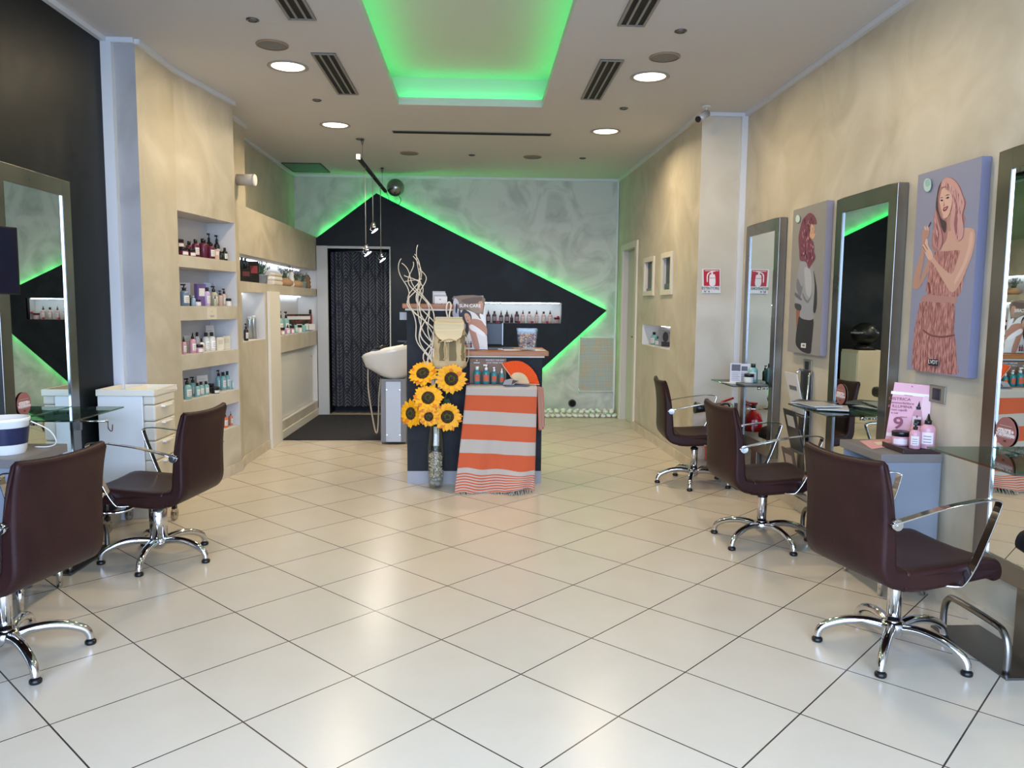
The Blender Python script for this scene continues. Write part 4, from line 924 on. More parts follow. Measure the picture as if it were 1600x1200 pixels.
# ------------------------------------------------------------------ wash basin
t = thing('wash_basin', 'white shampoo basin on a grey pedestal beside the reception desk', 'basin', (-.86, 8.0, 0))
def ringE(cx, cz, rx, ry, tilt=0, n=32, sq=1, notch=0):
    out = []
    for k in range(n):
        a = 2*PI*k/n; c, s_ = math.cos(a), math.sin(a); x = rx*math.copysign(abs(c)**sq, c); y = ry*math.copysign(abs(s_)**sq, s_)
        z = cz+tilt*x/max(rx, 1e-6)-(notch*max(0, -c)**6 if notch else 0); out.append((cx+x, y, z))
    return out
mb = MB(); loft(mb, [ringE(.02, .665, .10, .14), ringE(.0, .70, .15, .17, .0, sq=.9), ringE(-.03, .80, .25, .22, .02, sq=.85), ringE(-.03, .93, .285, .25, .05, sq=.8), ringE(-.03, .975, .29, .255, .055, sq=.8, notch=.05), ringE(-.03, .975, .262, .23, .055, sq=.8, notch=.05), ringE(-.03, .90, .24, .21, .04, sq=.85), ringE(-.02, .78, .17, .15, .02), ringE(0, .74, .05, .05)], cap=True)
mb.build('bowl', mat('ceramic', '#D6D6D2', .15, coat=.4), t)
mb = MB(); mb.box(-.115, .145, -.16, .16, .02, .665); mb.build('pedestal', mat('pedestal_grey', '#7E8084', .4), t, bevel=.01)
mb = MB(); mb.box(-.06, .09, -.172, -.161, .03, .64); mb.build('front_panel', mat('pedestal_light', '#A9AAAA', .35, .3), t)
for x in (-.05, .08):
    for z in (.10, .56): MB().cyl((x, -.172, z), (x, -.177, z), .006, n=10).build('screw', CHROME, t)
mb = MB(); mb.cyl((-.17, -.12, .965), (-.05, -.10, 1.0), .02, .016, 14); mb.box(-.20, -.12, -.14, -.09, .945, .965); mb.build('shower_head', BLACK, t)
mb = MB(); mb.cyl((.12, .05, .99), (.12, .05, 1.03), .02); mb.box(.04, .14, .035, .065, 1.03, 1.045); mb.build('tap', BLACK, t)
MB().tube(smooth([(-.25, -.06, .76), (-.245, -.08, .55), (-.20, -.10, .25), (-.17, -.11, .12), (-.15, -.10, .16), (-.14, -.06, .5), (-.13, 0, .66)], 5, False), .008, 8).build('hose', mat('hose_beige', '#A89C88', .5), t)
# shampoo chair sliver and the white cabinet with black hood seen in the middle mirror
t = thing('shampoo_chair', 'dark rounded back of a wash chair behind the basin and the desk', 'chair', (-.62, 8.35, 0))
MB().ball((.10, .1, 1.03), .17, 22, 14, sc=(.8, .6, 1.2)).build('backrest', mat('chair_olive', '#3C3A36', .4), t); MB().box(-.02, .45, -.05, .45, .40, .52).build('seat', mat('chair_olive', '#3C3A36'), t, bevel=.04, seg=3)
MB().cyl((.2, .2, 0), (.2, .2, .40), .06).build('column', CHROME, t); MB().cyl((.2, .2, 0), (.2, .2, .02), .2, n=28).build('foot', CHROME, t); MB().box(.06, .16, .08, .16, .45, .9).build('support', BLACKM, t)
t = thing('storage_cabinet', 'white cabinet behind the reception desk, seen in the middle right mirror', 'cabinet', (-.47, 9.6, 0))
MB().box(-.18, .18, -.22, .22, 0, .90).build('body', CREAM, t, bevel=.004)
for k in (-1, 1): MB().box(.181, .19, -.21 if k < 0 else .005, -.005 if k < 0 else .21, .05, .87).build('door', GLOSSW, t)
t = thing('hood_dryer', 'black rounded hood dryer on the white cabinet, seen in the middle right mirror', 'dryer', (-.47, 9.6, .902))
mb = MB(); mb.cyl((0, 0, 0), (0, 0, .06), .14, .10, 24); mb.build('base', BLACK, t); MB().ball((0, 0, .20), .17, 24, 14, sc=(.95, 1, .85)).build('hood', BLACK, t)
MB().lathe([(.15, .2), (.165, .2), (.165, .225), (.15, .225)], n=28).build('rim', GREYLAM, t)

# small card on the wall band under the second niche
ncd = (.99, -.157, 0); pc = [onplane(x, y, (*NA, 0), (-.99, .157, 0)) for x, y in [(323, 499), (338, 498.5), (338, 480.5), (323, 481)]]
t = thing('wall_card', 'small cream card fixed to the wall band under the second niche', 'card', pc[0])
keep(MB().prism([p+Vector(ncd)*.004 for p in pc], -Vector(ncd)*.003).build('card', mat('card_cream', '#CFC9B6', .6)), t)
cc = (pc[0]+pc[2])/2; dx = (pc[1]-pc[0]).normalized(); mb = MB()
for z, w in ((-.02, .035), (-.028, .028), (.012, .008)):
    a = cc+Vector(ncd)*.0048+Vector((0, 0, z)); mb.add([a-dx*w, a+dx*w, a+dx*w+Vector((0, 0, .004)), a-dx*w+Vector((0, 0, .004))], [(0, 1, 2, 3)])
keep(mb.build('printed_lines', mat('print_grey', '#8A8890')), t)
# ------------------------------------------------------------------ flat printed art
def art(parent, p0, n, layers, name='print', step=.0001, start=.0006):
    """layers (hex or material, [(px,py)...], smooth) traced onto the plane through p0 with normal n facing the room"""
    n = Vector(n).normalized()
    groups = {}
    for k, l in enumerate(layers):
        m, pts = l[0], l[1]; sm = l[2] if len(l) > 2 else True
        m = m if not isinstance(m, str) else mat('ink_'+m[1:], m, .55)
        P = [onplane(x, y, p0, n) for x, y in pts]
        if sm and len(P) > 3: P = smooth(P, 3)
        P = [p+n*(start+step*k) for p in P]
        tri = geometry.tessellate_polygon([P])
        groups.setdefault(m.name, (m, MB()))[1].add(P, [list(t) for t in tri])
    objs = []
    allmb = MB(); mats = []
    for gname, (m, mb) in groups.items():
        mats.append(m); allmb.add(mb.v, mb.f, len(mats)-1)
    o = allmb.build(name, mats, weld=False)
    return keep(o, parent) if parent else o
def Z1(pts, ox, oy, s): return [(ox+x/s, oy+y/s) for x, y in pts]
def strands(rn, region, n, w, length, cols, wob=3, ang=0):
    """short ribbons inside a pixel region: list of centre line anchors"""
    L = []
    for k in range(n):
        a = rn.choice(region); b = rn.choice(region); t = rn.random(); x = a[0]+(b[0]-a[0])*t; y = a[1]+(b[1]-a[1])*t
        l = length*rn.uniform(.5, 1.2); dx = rn.uniform(-wob, wob)*.4+ang; ww = w*rn.uniform(.5, 1)
        L.append((rn.choice(cols), [(x, y), (x+ww+dx*.5, y+l*.4), (x+dx, y+l), (x-ww+dx*.5, y+l*.5)]))
    return L
def canvas(corners, X, lb, face, side, rot=None):
    P = [onX(*c, X) for c in corners]; y0 = min(p.y for p in P); y1 = max(p.y for p in P); z0 = (P[2].z+P[3].z)/2; z1 = (P[0].z+P[1].z)/2
    t = thing('wall_poster', lb, 'poster', (X, (y0+y1)/2, z0))
    keep(MB().box(X, 2.247, y0, y1, z0, z1).build('canvas', mat('canvas_'+side[1:], side, .5)), t)
    mb = MB(); mb.add([(X-.0004, y0, z0), (X-.0004, y1, z0), (X-.0004, y1, z1), (X-.0004, y0, z1)], [(0, 1, 2, 3)]); keep(mb.build('background', mat('canvas_'+face[1:], face, .45)), t)
    return t
nX = (-1, 0, 0); rn = random.Random(11)
# poster of the woman in the pink fringed dress
t = canvas([(1437, 270), (1535, 247), (1507, 590), (1417, 577)], 2.205, 'large poster of a woman with long pink hair in a pink fringed dress', '#86879A', '#7E7F98')
A1 = lambda p: Z1(p, 1400, 220, 4.8); A2 = lambda p: Z1(p, 1400, 400, 6)
FRINGE = vary(mat('print_fringe', rough=.55), '#7C4844', '#C38E86', 16, 4, .3, .38, .66, 0, None, (1, 9, 1.6))
SK, SK2, SK3 = '#BF9684', '#AB8270', '#CBA492'
hair_b = A1([(388, 272), (345, 300), (322, 350), (312, 430), (298, 500), (285, 570), (282, 650), (268, 740), (270, 800), (300, 830), (350, 815), (385, 740), (440, 720), (475, 755), (505, 720), (512, 620), (525, 590), (510, 540), (528, 460), (500, 400), (480, 340), (440, 290)])
L = [('#A0706C', hair_b),
     (SK, A1([(385, 560), (425, 530), (432, 640), (520, 652), (572, 658), (595, 690), (590, 770), (545, 900), (500, 850), (330, 835), (340, 800), (380, 740), (390, 640)])),
     (SK2, A1([(392, 560), (425, 540), (428, 640), (400, 680), (385, 640)])),
     (FRINGE, A1([(288, 835), (380, 828), (482, 822), (520, 870), (540, 930), (510, 1030), (480, 1150), (400, 1180), (235, 1150), (240, 1030), (262, 930), (280, 900)])),
     (FRINGE, A2([(300, 180), (330, 40), (600, 40), (622, 250), (585, 372), (500, 392), (400, 372), (292, 340)])),
     ('#A77C74', A2([(272, 368), (400, 372), (562, 388), (548, 450), (400, 442), (240, 436)])),
     (FRINGE, A2([(240, 428), (400, 436), (542, 448), (552, 560), (545, 700), (562, 820), (572, 1000), (570, 1108), (360, 1090), (166, 1062), (155, 920), (168, 760), (190, 600), (215, 500)])),
     ('#6E403E', A2([(262, 690), (330, 735), (440, 750), (545, 735), (545, 748), (440, 768), (330, 752), (258, 706)])),
     ('#6E403E', A2([(300, 250), (312, 340), (330, 345), (318, 260)])),
     # left arm
     (SK2, A1([(205, 670), (235, 650), (250, 670), (232, 740), (215, 760), (212, 880), (190, 1000), (182, 1045), (225, 930), (245, 880), (262, 905), (225, 1020), (170, 1108), (140, 1108), (125, 1085), (150, 960), (190, 830), (196, 740)])),
     # right arm
     (SK, A1([(545, 672), (580, 665), (597, 715), (580, 830), (545, 930), (495, 1050), (440, 1130), (405, 1125), (350, 1040), (280, 920), (235, 880), (215, 800), (232, 800), (265, 850), (290, 880), (340, 940), (418, 998), (455, 920), (490, 810), (515, 740)])),
     (SK3, A1([(560, 690), (580, 700), (570, 800), (530, 920), (480, 1020), (440, 1080), (450, 1030), (500, 930), (540, 810)])),
     # hands and fingers
     (SK3, A1([(200, 790), (215, 770), (228, 735), (240, 742), (246, 790), (275, 840), (278, 880), (250, 890), (225, 850)])),
     (SK2, A1([(196, 690), (208, 664), (240, 655), (252, 680), (245, 720), (222, 730), (205, 715)])),
     (SK3, A1([(240, 640), (250, 668), (242, 672), (232, 645)])), (SK3, A1([(222, 640), (232, 665), (224, 670), (214, 648)])), ('#5A2A30', A1([(262, 608), (266, 614), (252, 645), (246, 640)])),
     ('#8A6456', A1([(205, 790), (228, 830), (224, 834), (200, 794)])), ('#8A6456', A1([(216, 768), (240, 810), (236, 814), (212, 772)])),
     # head
     ('#3F3236', A1([(350, 300), (332, 345), (316, 420), (320, 520), (345, 585), (378, 610), (372, 690), (345, 650), (322, 560), (302, 500), (312, 400), (325, 340)])),
     (SK3, A1([(338, 400), (350, 362), (385, 350), (418, 372), (428, 430), (418, 500), (398, 560), (366, 584), (350, 562), (334, 510), (330, 450)])),
     ('#B08574', A1([(334, 470), (345, 520), (358, 560), (350, 562), (336, 520), (330, 470)])),
     ('#2E2226', A1([(336, 448), (348, 440), (358, 446), (348, 454)])), ('#2E2226', A1([(378, 432), (392, 420), (404, 424), (394, 434)])),
     ('#5A443C', A1([(334, 432), (348, 422), (358, 428), (348, 429)])), ('#5A443C', A1([(374, 412), (392, 402), (408, 406), (392, 409)])),
     ('#A87C6C', A1([(358, 440), (364, 470), (356, 490), (370, 488), (368, 468)])),
     ('#7E2C3A', A1([(356, 520), (364, 500), (378, 496), (394, 488), (394, 502), (382, 520), (366, 530)])), ('#D8C0B8', A1([(366, 510), (380, 504), (388, 500), (378, 510), (368, 515)])),
     # hair over the face and shoulders
     ('#C0918A', A1([(388, 275), (352, 300), (345, 345), (380, 345), (405, 380), (425, 420), (430, 470), (415, 560), (412, 640), (440, 720), (470, 750), (505, 720), (512, 640), (500, 560), (520, 470), (500, 400), (470, 330), (430, 288)])),
     ('#8A5A5C', A1([(440, 420), (452, 520), (440, 620), (452, 700), (470, 740), (462, 660), (470, 560), (462, 470)])),
     ('#B4807C', A1([(300, 520), (322, 600), (345, 680), (352, 760), (330, 820), (300, 800), (282, 760), (290, 660)])),
     ('#93625F', A1([(310, 620), (326, 700), (318, 790), (300, 780), (302, 700)]))]
cols = ['#D4A9A2', '#9A6664', '#C48F8A', '#84504F', '#E0BBB2']
L += [(c, p) for c, p in strands(rn, A1([(430, 330), (470, 380), (500, 440), (490, 520), (480, 600), (470, 680), (420, 600), (400, 330), (380, 300)]), 34, .55, 13, cols, 4)]
L += [(c, p) for c, p in strands(rn, A1([(300, 560), (310, 640), (290, 720), (330, 700), (340, 780)]), 16, .5, 12, cols, 4)]
L += [('#A9C4BC', A1([(250, 282), (272, 295), (278, 330), (270, 365), (248, 382), (226, 366), (220, 330), (228, 295)])), ('#8FB0A8', A1([(232, 300), (262, 290), (270, 330), (240, 345)])), ('#26262C', A2([(325, 965), (415, 970), (412, 1032), (321, 1027)]), False)]
art(t, (2.205, 0, 0), nX, L)
def ptext(body, px, py, hpx, p0, n, right, m, parent, sx=1, bold=0, align='CENTER', step=.0115):
    p = onplane(px, py, p0, n); s = (p-CP).dot(FW)/FOC; o = p+Vector(n).normalized()*step
    return text(body, hpx*s/.7, o, right, (0, 0, 1), m, parent, align=align, bold=bold, sx=sx)
ptext('LVDT', 1461.3, 566, 6, (2.205, 0, 0), nX, (0, -1, 0), mat('ink_light', '#C9C4BE', .5), t, 1.2)
# poster of the curly haired woman
t = canvas([(1240, 328), (1288, 315), (1281, 557), (1236, 549)], 2.205, 'poster of a woman in profile with curly pink hair and a grey jacket', '#8A8783', '#8F8B98')
B1 = lambda p: Z1(p, 1225, 305, 4.615)
L = [('#8A5A48', B1([(90, 820), (118, 830), (114, 900), (104, 950), (92, 960), (88, 900)])),
     ('#26262B', B1([(112, 872), (160, 890), (212, 892), (208, 1000), (200, 1080), (190, 1142), (140, 1132), (105, 1105), (84, 1065), (90, 980), (100, 920)])),
     ('#8F9199', B1([(138, 465), (170, 500), (205, 510), (216, 560), (222, 640), (215, 740), (208, 820), (210, 892), (160, 898), (114, 874), (122, 792), (84, 788), (80, 700), (95, 600), (112, 500)])),
     ('#A5A7AE', B1([(150, 520), (190, 540), (200, 640), (190, 740), (160, 700), (150, 600)])),
     ('#2C2B33', B1([(212, 540), (226, 600), (238, 680), (238, 790), (225, 850), (212, 835), (216, 760), (222, 650)])),
     ('#3A3C44', B1([(80, 780), (124, 792), (120, 832), (84, 818)])),
     ('#6E7078', B1([(100, 600), (128, 660), (140, 640), (118, 740), (96, 690), (90, 650)])), ('#6E7078', B1([(135, 700), (170, 760), (205, 700), (175, 780), (140, 740)])), ('#5E6068', B1([(84, 700), (124, 740), (126, 760), (82, 728)])),
     ('#D9D4CE', B1([(125, 1066), (160, 1068), (158, 1102), (123, 1098)]), False), ('#7A7672', B1([(134, 1076), (152, 1077), (151, 1092), (133, 1090)]), False),
     ('#C59B7E', B1([(196, 210), (214, 222), (224, 246), (219, 262), (228, 282), (222, 300), (208, 318), (188, 322), (180, 260)])),
     ('#8A4A48', B1([(216, 268), (224, 272), (217, 278)])), ('#3A2A2A', B1([(204, 238), (213, 236), (210, 243)])),
     ('#6E3A4C', B1([(185, 128), (212, 138), (232, 170), (236, 205), (212, 212), (196, 210), (190, 260), (188, 310), (214, 340), (216, 400), (228, 450), (205, 490), (180, 530), (160, 480), (118, 470), (112, 400), (106, 310), (120, 230), (135, 180), (158, 150)]))]
cu = B1([(150, 170), (200, 160), (220, 190), (170, 230), (140, 260), (130, 320), (150, 360), (190, 350), (200, 420), (160, 430), (130, 420), (180, 480), (215, 440), (120, 380)])
L += [(c, p) for c, p in strands(rn, cu, 60, .9, 6, ['#8E5368', '#4A2636', '#A87086', '#5C2F40', '#B98496'], 5)]
L += [('#B8CFC8', B1([(107, 142), (122, 158), (120, 186), (106, 198), (92, 184), (94, 156)]))]
art(t, (2.205, 0, 0), nX, L)

# ------------------------------------------------------------------ signs, door, windows on the right
t = thing('extinguisher_sign', 'red and white fire extinguisher sign on the pale pillar', 'sign', (1.99, 6.615, 1.63))
P0 = (0, 6.612, 0); nY = (0, -1, 0)
pa = [onY(1097, 420, 6.612), onY(1126, 420, 6.612), onY(1126, 458, 6.612), onY(1097, 458, 6.612)]
keep(MB().prism(pa, (0, .004, 0)).build('plate', mat('sign_white', '#D9D5D0', .4)), t)
E1 = lambda p: Z1(p, 840, 300, 3)
L = [('#B01830', E1([(778, 364), (853, 364), (853, 441), (779, 440)]), False), ('#E4DCDA', E1([(806, 392), (812, 386), (826, 386), (832, 392), (832, 436), (806, 436)])),
     ('#E4DCDA', E1([(814, 386), (814, 376), (822, 376), (822, 386)]), False), ('#E4DCDA', E1([(810, 372), (834, 368), (834, 372), (812, 377)]), False), ('#E4DCDA', E1([(800, 378), (812, 374), (812, 378), (804, 382), (798, 395), (797, 420), (793, 420), (793, 392)])),
     ('#E4DCDA', E1([(783, 368), (849, 368), (849, 370.5), (783, 370.5)]), False), ('#B01830', E1([(806, 402), (832, 402), (832, 404), (806, 404)]), False)]
art(t, P0, nY, L)
inkb = mat('sign_ink', '#2A2628', .5)
ptext('ESTINTORE', 1110, 450.5, 4, P0, nY, (1, 0, 0), inkb, t, .95, step=.003); ptext('N° 4', 1104, 455.5, 3.6, P0, nY, (1, 0, 0), inkb, t, .9, step=.003)
# extinguisher
t = thing('fire_extinguisher', 'red fire extinguisher against the pale pillar behind the farthest chair', 'extinguisher', (2.03, 6.51, .09)); RED = mat('extinguisher_red', '#A81420', .25, coat=.4)
MB().lathe([(.06, 0), (.074, .01), (.076, .04), (.076, .36), (.06, .41), (.03, .44), (.022, .46)], n=30).build('cylinder', RED, t)
MB().lathe([(.0768, .17), (.0768, .27)], n=30, close=False).build('label', mat('ext_label', '#D8D0C8', .5), t)
mb = MB(); mb.cyl((0, 0, .46), (0, 0, .50), .018); mb.build('valve', BLACK, t)
MB().tube([(-.03, 0, .505), (.04, 0, .51), (.15, -.02, .555)], .009, 8).build('lever', RED, t); MB().tube([(-.02, 0, .49), (.05, 0, .485), (.12, -.02, .47)], .008, 8).build('carry_handle', RED, t)
MB().tube(smooth([(.02, 0, .48), (.11, 0, .50), (.13, 0, .40), (.10, -.02, .15), (.09, -.03, .06)], 5, False), .009, 8).build('hose', BLACK, t)
MB().box(-.05, .05, .077, .108, .2, .3).build('wall_bracket', BLACKM, t)
# rear right wall helpers: plane RA-RB
def wr(y, z, d=0): x = 1.87-(y-6.62)*.0203; return Vector((x-d, y, z))
CASE = mat('door_casing', '#CFCABB', .45)
t = MB()
def wbox(mb, y0, y1, z0, z1, d0, d1):
    q = [wr(y0, z0, d0), wr(y1, z0, d0), wr(y1, z0, d1), wr(y0, z0, d1)]; mb.prism(q, (0, 0, z1-z0))
mb = MB(); wbox(mb, 9.685, 9.775, 0, 2.17, 0, .022); wbox(mb, 8.885, 8.975, 0, 2.17, 0, .022); wbox(mb, 8.975, 9.685, 2.10, 2.17, 0, .022)
dr = mb.build('door_2', CASE, bevel=.003); dr['kind'] = 'structure'
mb = MB(); wbox(mb, 8.985, 9.675, .005, 2.095, -.10, -.06); lf = mb.build('door_leaf', mat('door_leaf_white', '#C6C2B4', .5), dr)
mb = MB(); q = wr(9.07, 1.03, -.055); mb.box(q.x-.012, q.x+.0, q.y-.02, q.y+.02, q.z-.11, q.z+.11); mb.tube([q, q+Vector((-.045, 0, .03)), q+Vector((-.05, .10, .03))], .009, 8); mb.build('door_handle', mat('brass', '#9A7A42', .25, 1), lf)
for k, (a, b, lb) in enumerate([(8.10, 8.56, 1), (7.39, 7.80, 2)]):
    mb = MB(); f = .055
    wbox(mb, a, a+f, 1.53, 1.94, 0, .018); wbox(mb, b-f, b, 1.53, 1.94, 0, .018); wbox(mb, a+f, b-f, 1.53, 1.58, 0, .018); wbox(mb, a+f, b-f, 1.89, 1.94, 0, .018)
    w = mb.build(f'window_{k+1}', CASE, bevel=.002); w['kind'] = 'structure'
    mb = MB(); wbox(mb, a+f+.004, b-f-.004, 1.585, 1.885, -.03, -.024); mb.build('pane', mat('green_pane', '#22382F', .3), w)
    mb = MB(); wbox(mb, a+f+.002, b-f-.002, 1.58, 1.61 if k == 0 else 1.64, -.022, -.012); mb.build('lower_rail', DSTEEL, w)
# niche in the rear right wall
for k, (y, w, h, kind, lb) in enumerate([(8.42, .07, .14, 'bottle', 'teal bottle with black cap'), (8.25, .06, .10, 'spray', 'small teal bottle with black spray cap'), (7.62, .07, .13, 'bottle', 'pale green bottle')]):
    p = wr(y, 1.001, -.09); bottle(NAMES[kind], lb+' in the small niche of the rear right wall', 'bottle', p, w, h, kind, TE, BK, WH, None, rz=math.radians(-50))
p = wr(8.0, 1.003, -.12); t = thing('picture_card', 'grey photo card in the small niche of the rear right wall', 'card', p, math.radians(-62))
MB().box(-.13, .13, -.002, .002, 0, .17).build('card', mat('photo_grey', '#8E8E92', .5), t); mb = MB(); mb.ball((-.02, -.0025, .10), .045, 12, 8, sc=(1, .02, 1.2)); mb.box(-.08, .05, -.0035, -.002, 0, .05); mb.build('figure', mat('photo_dark', '#3C3A40', .5), t)
p = wr(7.66, 1.0, -.13); plant(p.x, p.y, 1.0, .10, .20, 'dark leafy plant in the small niche of the rear right wall', '#4A4E48', '#33443A', 40, None, 9)
tag(MB().box(2.03, 2.05, 7.5, 8.55, 1.20, 1.206).build('led_strip', mat('niche_led', '#FFFFFF')), 'white light strip at the top of the small niche in the rear right wall', 'light strip')

# ------------------------------------------------------------------ back wall, right part
t = thing('wire_panel', 'rectangular wire grid panel with faint coloured backing low on the back wall', 'panel', (1.545, 10.06, .315))
wx, wz = .225, .70
MB().box(-wx+.01, wx-.01, -.008, 0, .01, wz-.01).build('backing', vary(mat('cloudy_backing', rough=.6), '#98A8A6', '#B5A077', 6, 3, 1, .4, .6), t)
pts = smooth([(-wx, 0, .03), (-wx+.01, 0, .008), (-wx+.03, 0, 0), (wx-.03, 0, 0), (wx-.01, 0, .008), (wx, 0, .03), (wx, 0, wz-.03), (wx-.01, 0, wz-.008), (wx-.03, 0, wz), (-wx+.03, 0, wz), (-wx+.01, 0, wz-.008), (-wx, 0, wz-.03)], 2)
MB().tube([p+Vector((0, -.016, 0)) for p in pts+[pts[0]]], .006, 6).build('frame', GLOSSW, t)
mb = MB(); wm = mat('wire_white', '#DADCD2', .5)
for k in range(1, 24): x = -wx+2*wx*k/24; mb.box(x-.0018, x+.0018, -.018, -.015, 0, wz)
for k in range(1, 36): z = wz*k/36; mb.box(-wx, wx, -.015, -.012, z-.0018, z+.0018)
mb.build('wire_grid', wm, t)
t = thing('pipe_vent', 'round black vent hole above the white pebbles', 'vent', (1.241, 10.068, .152))
MB().cyl((0, 0, 0), (0, -.02, 0), .052, .05, 24).build('rim', mat('vent_rim', '#3A3C3A', .5), t); MB().cyl((0, -.018, 0), (0, -.0225, 0), .038, .038, 24).build('hole', mat('hole_black', '#050505', .9), t)
rn = random.Random(5); PEB = mat('pebble_white', '#E2E3DE', .45); protos = []
for k in range(5):
    mb = MB(); mb.ball((0, 0, 0), 1, 12, 8, sc=(1, .78+.06*k, .6)); protos.append(mb)
pm = []
for k, mb in enumerate(protos):
    o = mb.build('pebble', PEB); me = o.data; bpy.data.objects.remove(o); 
    for v in me.vertices: v.co *= 1+.10*math.sin(v.co.x*3+k)+.06*math.sin(v.co.y*5+k*2)
    pm.append(me)
def pebble(x, y, z, r):
    o = bpy.data.objects.new('pebble', rn.choice(pm)); COL.objects.link(o); o.location = (x, y, z); o.scale = (r, r, r); o.rotation_euler = (rn.uniform(-.2, .2), rn.uniform(-.2, .2), rn.uniform(0, 6))
    tag(o, 'white round pebble in the row of stones along the foot of the back wall', 'pebble', 'white pebbles along the back wall')
x = .60
while x < 1.77: pebble(x, 9.80+rn.uniform(-.01, .01), .024, rn.uniform(.032, .04)); x += .072
x = .57
while x < 1.77: pebble(x, 9.88+rn.uniform(-.01, .01), .024, rn.uniform(.032, .04)); x += .075
x = .62
while x < 1.77: pebble(x, 9.965+rn.uniform(-.01, .01), .026, rn.uniform(.034, .042)); x += .08
x = .63
while x < 1.77: pebble(x, 9.86+rn.uniform(-.015, .015), .070, rn.uniform(.03, .038)); x += .078
x = .66
while x < 1.75: pebble(x, 9.95+rn.uniform(-.01, .01), .078, rn.uniform(.03, .038)); x += .09

# ------------------------------------------------------------------ desk top things
p = onY(751, 545, 6.20)
t = thing('poster_display', 'glossy SUN CARE poster of a dark haired woman standing on the desk', 'poster', (0, 6.2, 1.056))
Fp, Fn = (0, 6.20, 0), (0, -1, 0)
outl = [onY(*c, 6.20) for c in [(709, 463), (755, 462), (758, 480), (762, 546), (722, 546), (714, 520), (707, 490)]]
keep(MB().prism(outl, (0, .006, 0)).build('board', mat('poster_white', '#D8D4D0', .4)), t)
keep(MB().box(-.08, .06, 6.207, 6.30, 1.057, 1.062).build('stand_foot', BLACKM), t)
C1 = lambda p: Z1(p, 600, 360, 4.617)
L = [('#D6D2CE', C1([(503, 475), (712, 472), (728, 570), (745, 852), (568, 852), (530, 720), (495, 600)]), False),
     ('#7A6452', C1([(504, 476), (712, 474), (722, 560), (700, 640), (660, 600), (600, 575), (545, 575), (515, 530)])),
     ('#5E4A3E', C1([(560, 500), (700, 480), (690, 520), (600, 530)])), ('#94806C', C1([(600, 540), (700, 530), (715, 590), (650, 590)])),
     ('#B8876E', C1([(680, 520), (705, 510), (716, 540), (700, 580), (684, 560)])),
     ('#B9B7BC', C1([(508, 490), (540, 520), (530, 560), (560, 620), (550, 700), (520, 640), (497, 590)])), ('#2A2C34', C1([(520, 530), (532, 540), (524, 600), (515, 580)])), ('#2A2C34', C1([(545, 560), (555, 600), (548, 640), (538, 600)])),
     ('#B07E66', C1([(630, 640), (700, 650), (740, 700), (742, 760), (720, 745), (660, 740), (655, 760), (680, 850), (650, 850), (620, 740), (600, 690)])),
     ('#E2DEDC', C1([(615, 690), (640, 680), (725, 740), (722, 765), (660, 735), (625, 715)])), ('#E2DEDC', C1([(690, 600), (722, 620), (735, 690), (700, 640)])),
     ('#2A2026', C1([(575, 570), (600, 580), (625, 600), (632, 640), (608, 660), (612, 720), (595, 770), (582, 740), (588, 680), (560, 650), (550, 610)])),
     ('#C29478', C1([(580, 605), (600, 598), (622, 620), (624, 650), (606, 668), (590, 650)])), ('#7A2A34', C1([(600, 648), (612, 645), (606, 655)])), ('#2A2024', C1([(590, 622), (597, 619), (595, 625)])), ('#2A2024', C1([(608, 615), (615, 613), (613, 619)])),
     ('#B07E66', C1([(640, 740), (665, 745), (690, 850), (665, 852)]))]
for k, x in enumerate((575, 590, 610, 628)): L += [('#1E3A48', C1([(x-7, 812), (x+7, 812), (x+7, 845), (x-7, 845)]), False), ('#B5402C', C1([(x-6, 820), (x+6, 820), (x+6, 835), (x-6, 835)]), False), ('#1E2A30', C1([(x-3, 798), (x+3, 798), (x+3, 812), (x-3, 812)]), False)]
art(t, Fp, Fn, L)
ptext('SUN CARE', 734.5, 478, 5, Fp, Fn, (1, 0, 0), mat('ink_white', '#E6E2DE', .5), t, 1.0, bold=.0006, step=.012)
t = thing('monitor', 'black computer monitor edge between the poster and the bowl of sweets', 'monitor', (.10, 6.50, 1.056))
MB().box(-.14, .105, 0, .03, .03, .205).build('screen', BLACK, t, bevel=.003); MB().box(.105, .112, -.002, .032, .025, .21).build('side_frame', DSTEEL, t); MB().box(-.09, .07, -.04, .08, 0, .006).build('foot', BLACKM, t); MB().box(-.03, .01, .01, .03, .006, .05).build('neck', BLACKM, t)
t = thing('keyboard', 'small grey keyboard lying on the desk beside the monitor', 'keyboard', (.18, 6.32, 1.057))
MB().box(-.13, .11, -.06, .06, 0, .012).build('body', mat('kb_grey', '#5A5C60', .5), t, bevel=.002); MB().box(-.12, .10, -.05, .05, .012, .015).build('keys', mat('kb_keys', '#2E3034', .5), t)
o = MB().tube(smooth([(-.02, 6.30, 1.06), (.01, 6.27, 1.10), (.05, 6.30, 1.075), (.12, 6.28, 1.062), (.20, 6.25, 1.060)], 5, False), .004, 6).build('cable', GLOSSW); tag(o, 'white cable curling on the desk in front of the monitor', 'cable')
for k, (x, y, r, w, d) in enumerate([(.27, 6.20, .2, .14, .10), (.44, 6.32, -.3, .15, .12), (.47, 6.18, .5, .09, .12)]):
    o = MB().box(-w/2, w/2, -d/2, d/2, 0, .004).build('leaflet', mat('paper_grey' if k % 2 else 'paper_white', '#B8B8BC' if k % 2 else '#D8D8D8', .6)); o.location = (x, y, 1.0562); o.rotation_euler = (0, 0, r)
    tag(o, ['white leaflet in front of the glass bowl on the desk', 'grey leaflet behind the glass bowl on the desk', 'pale leaflet at the right end of the desk top'][k], 'paper')
t = thing('glass_bowl', 'square glass vase full of coloured sweets on the desk', 'bowl', (.395, 6.2, 1.061))
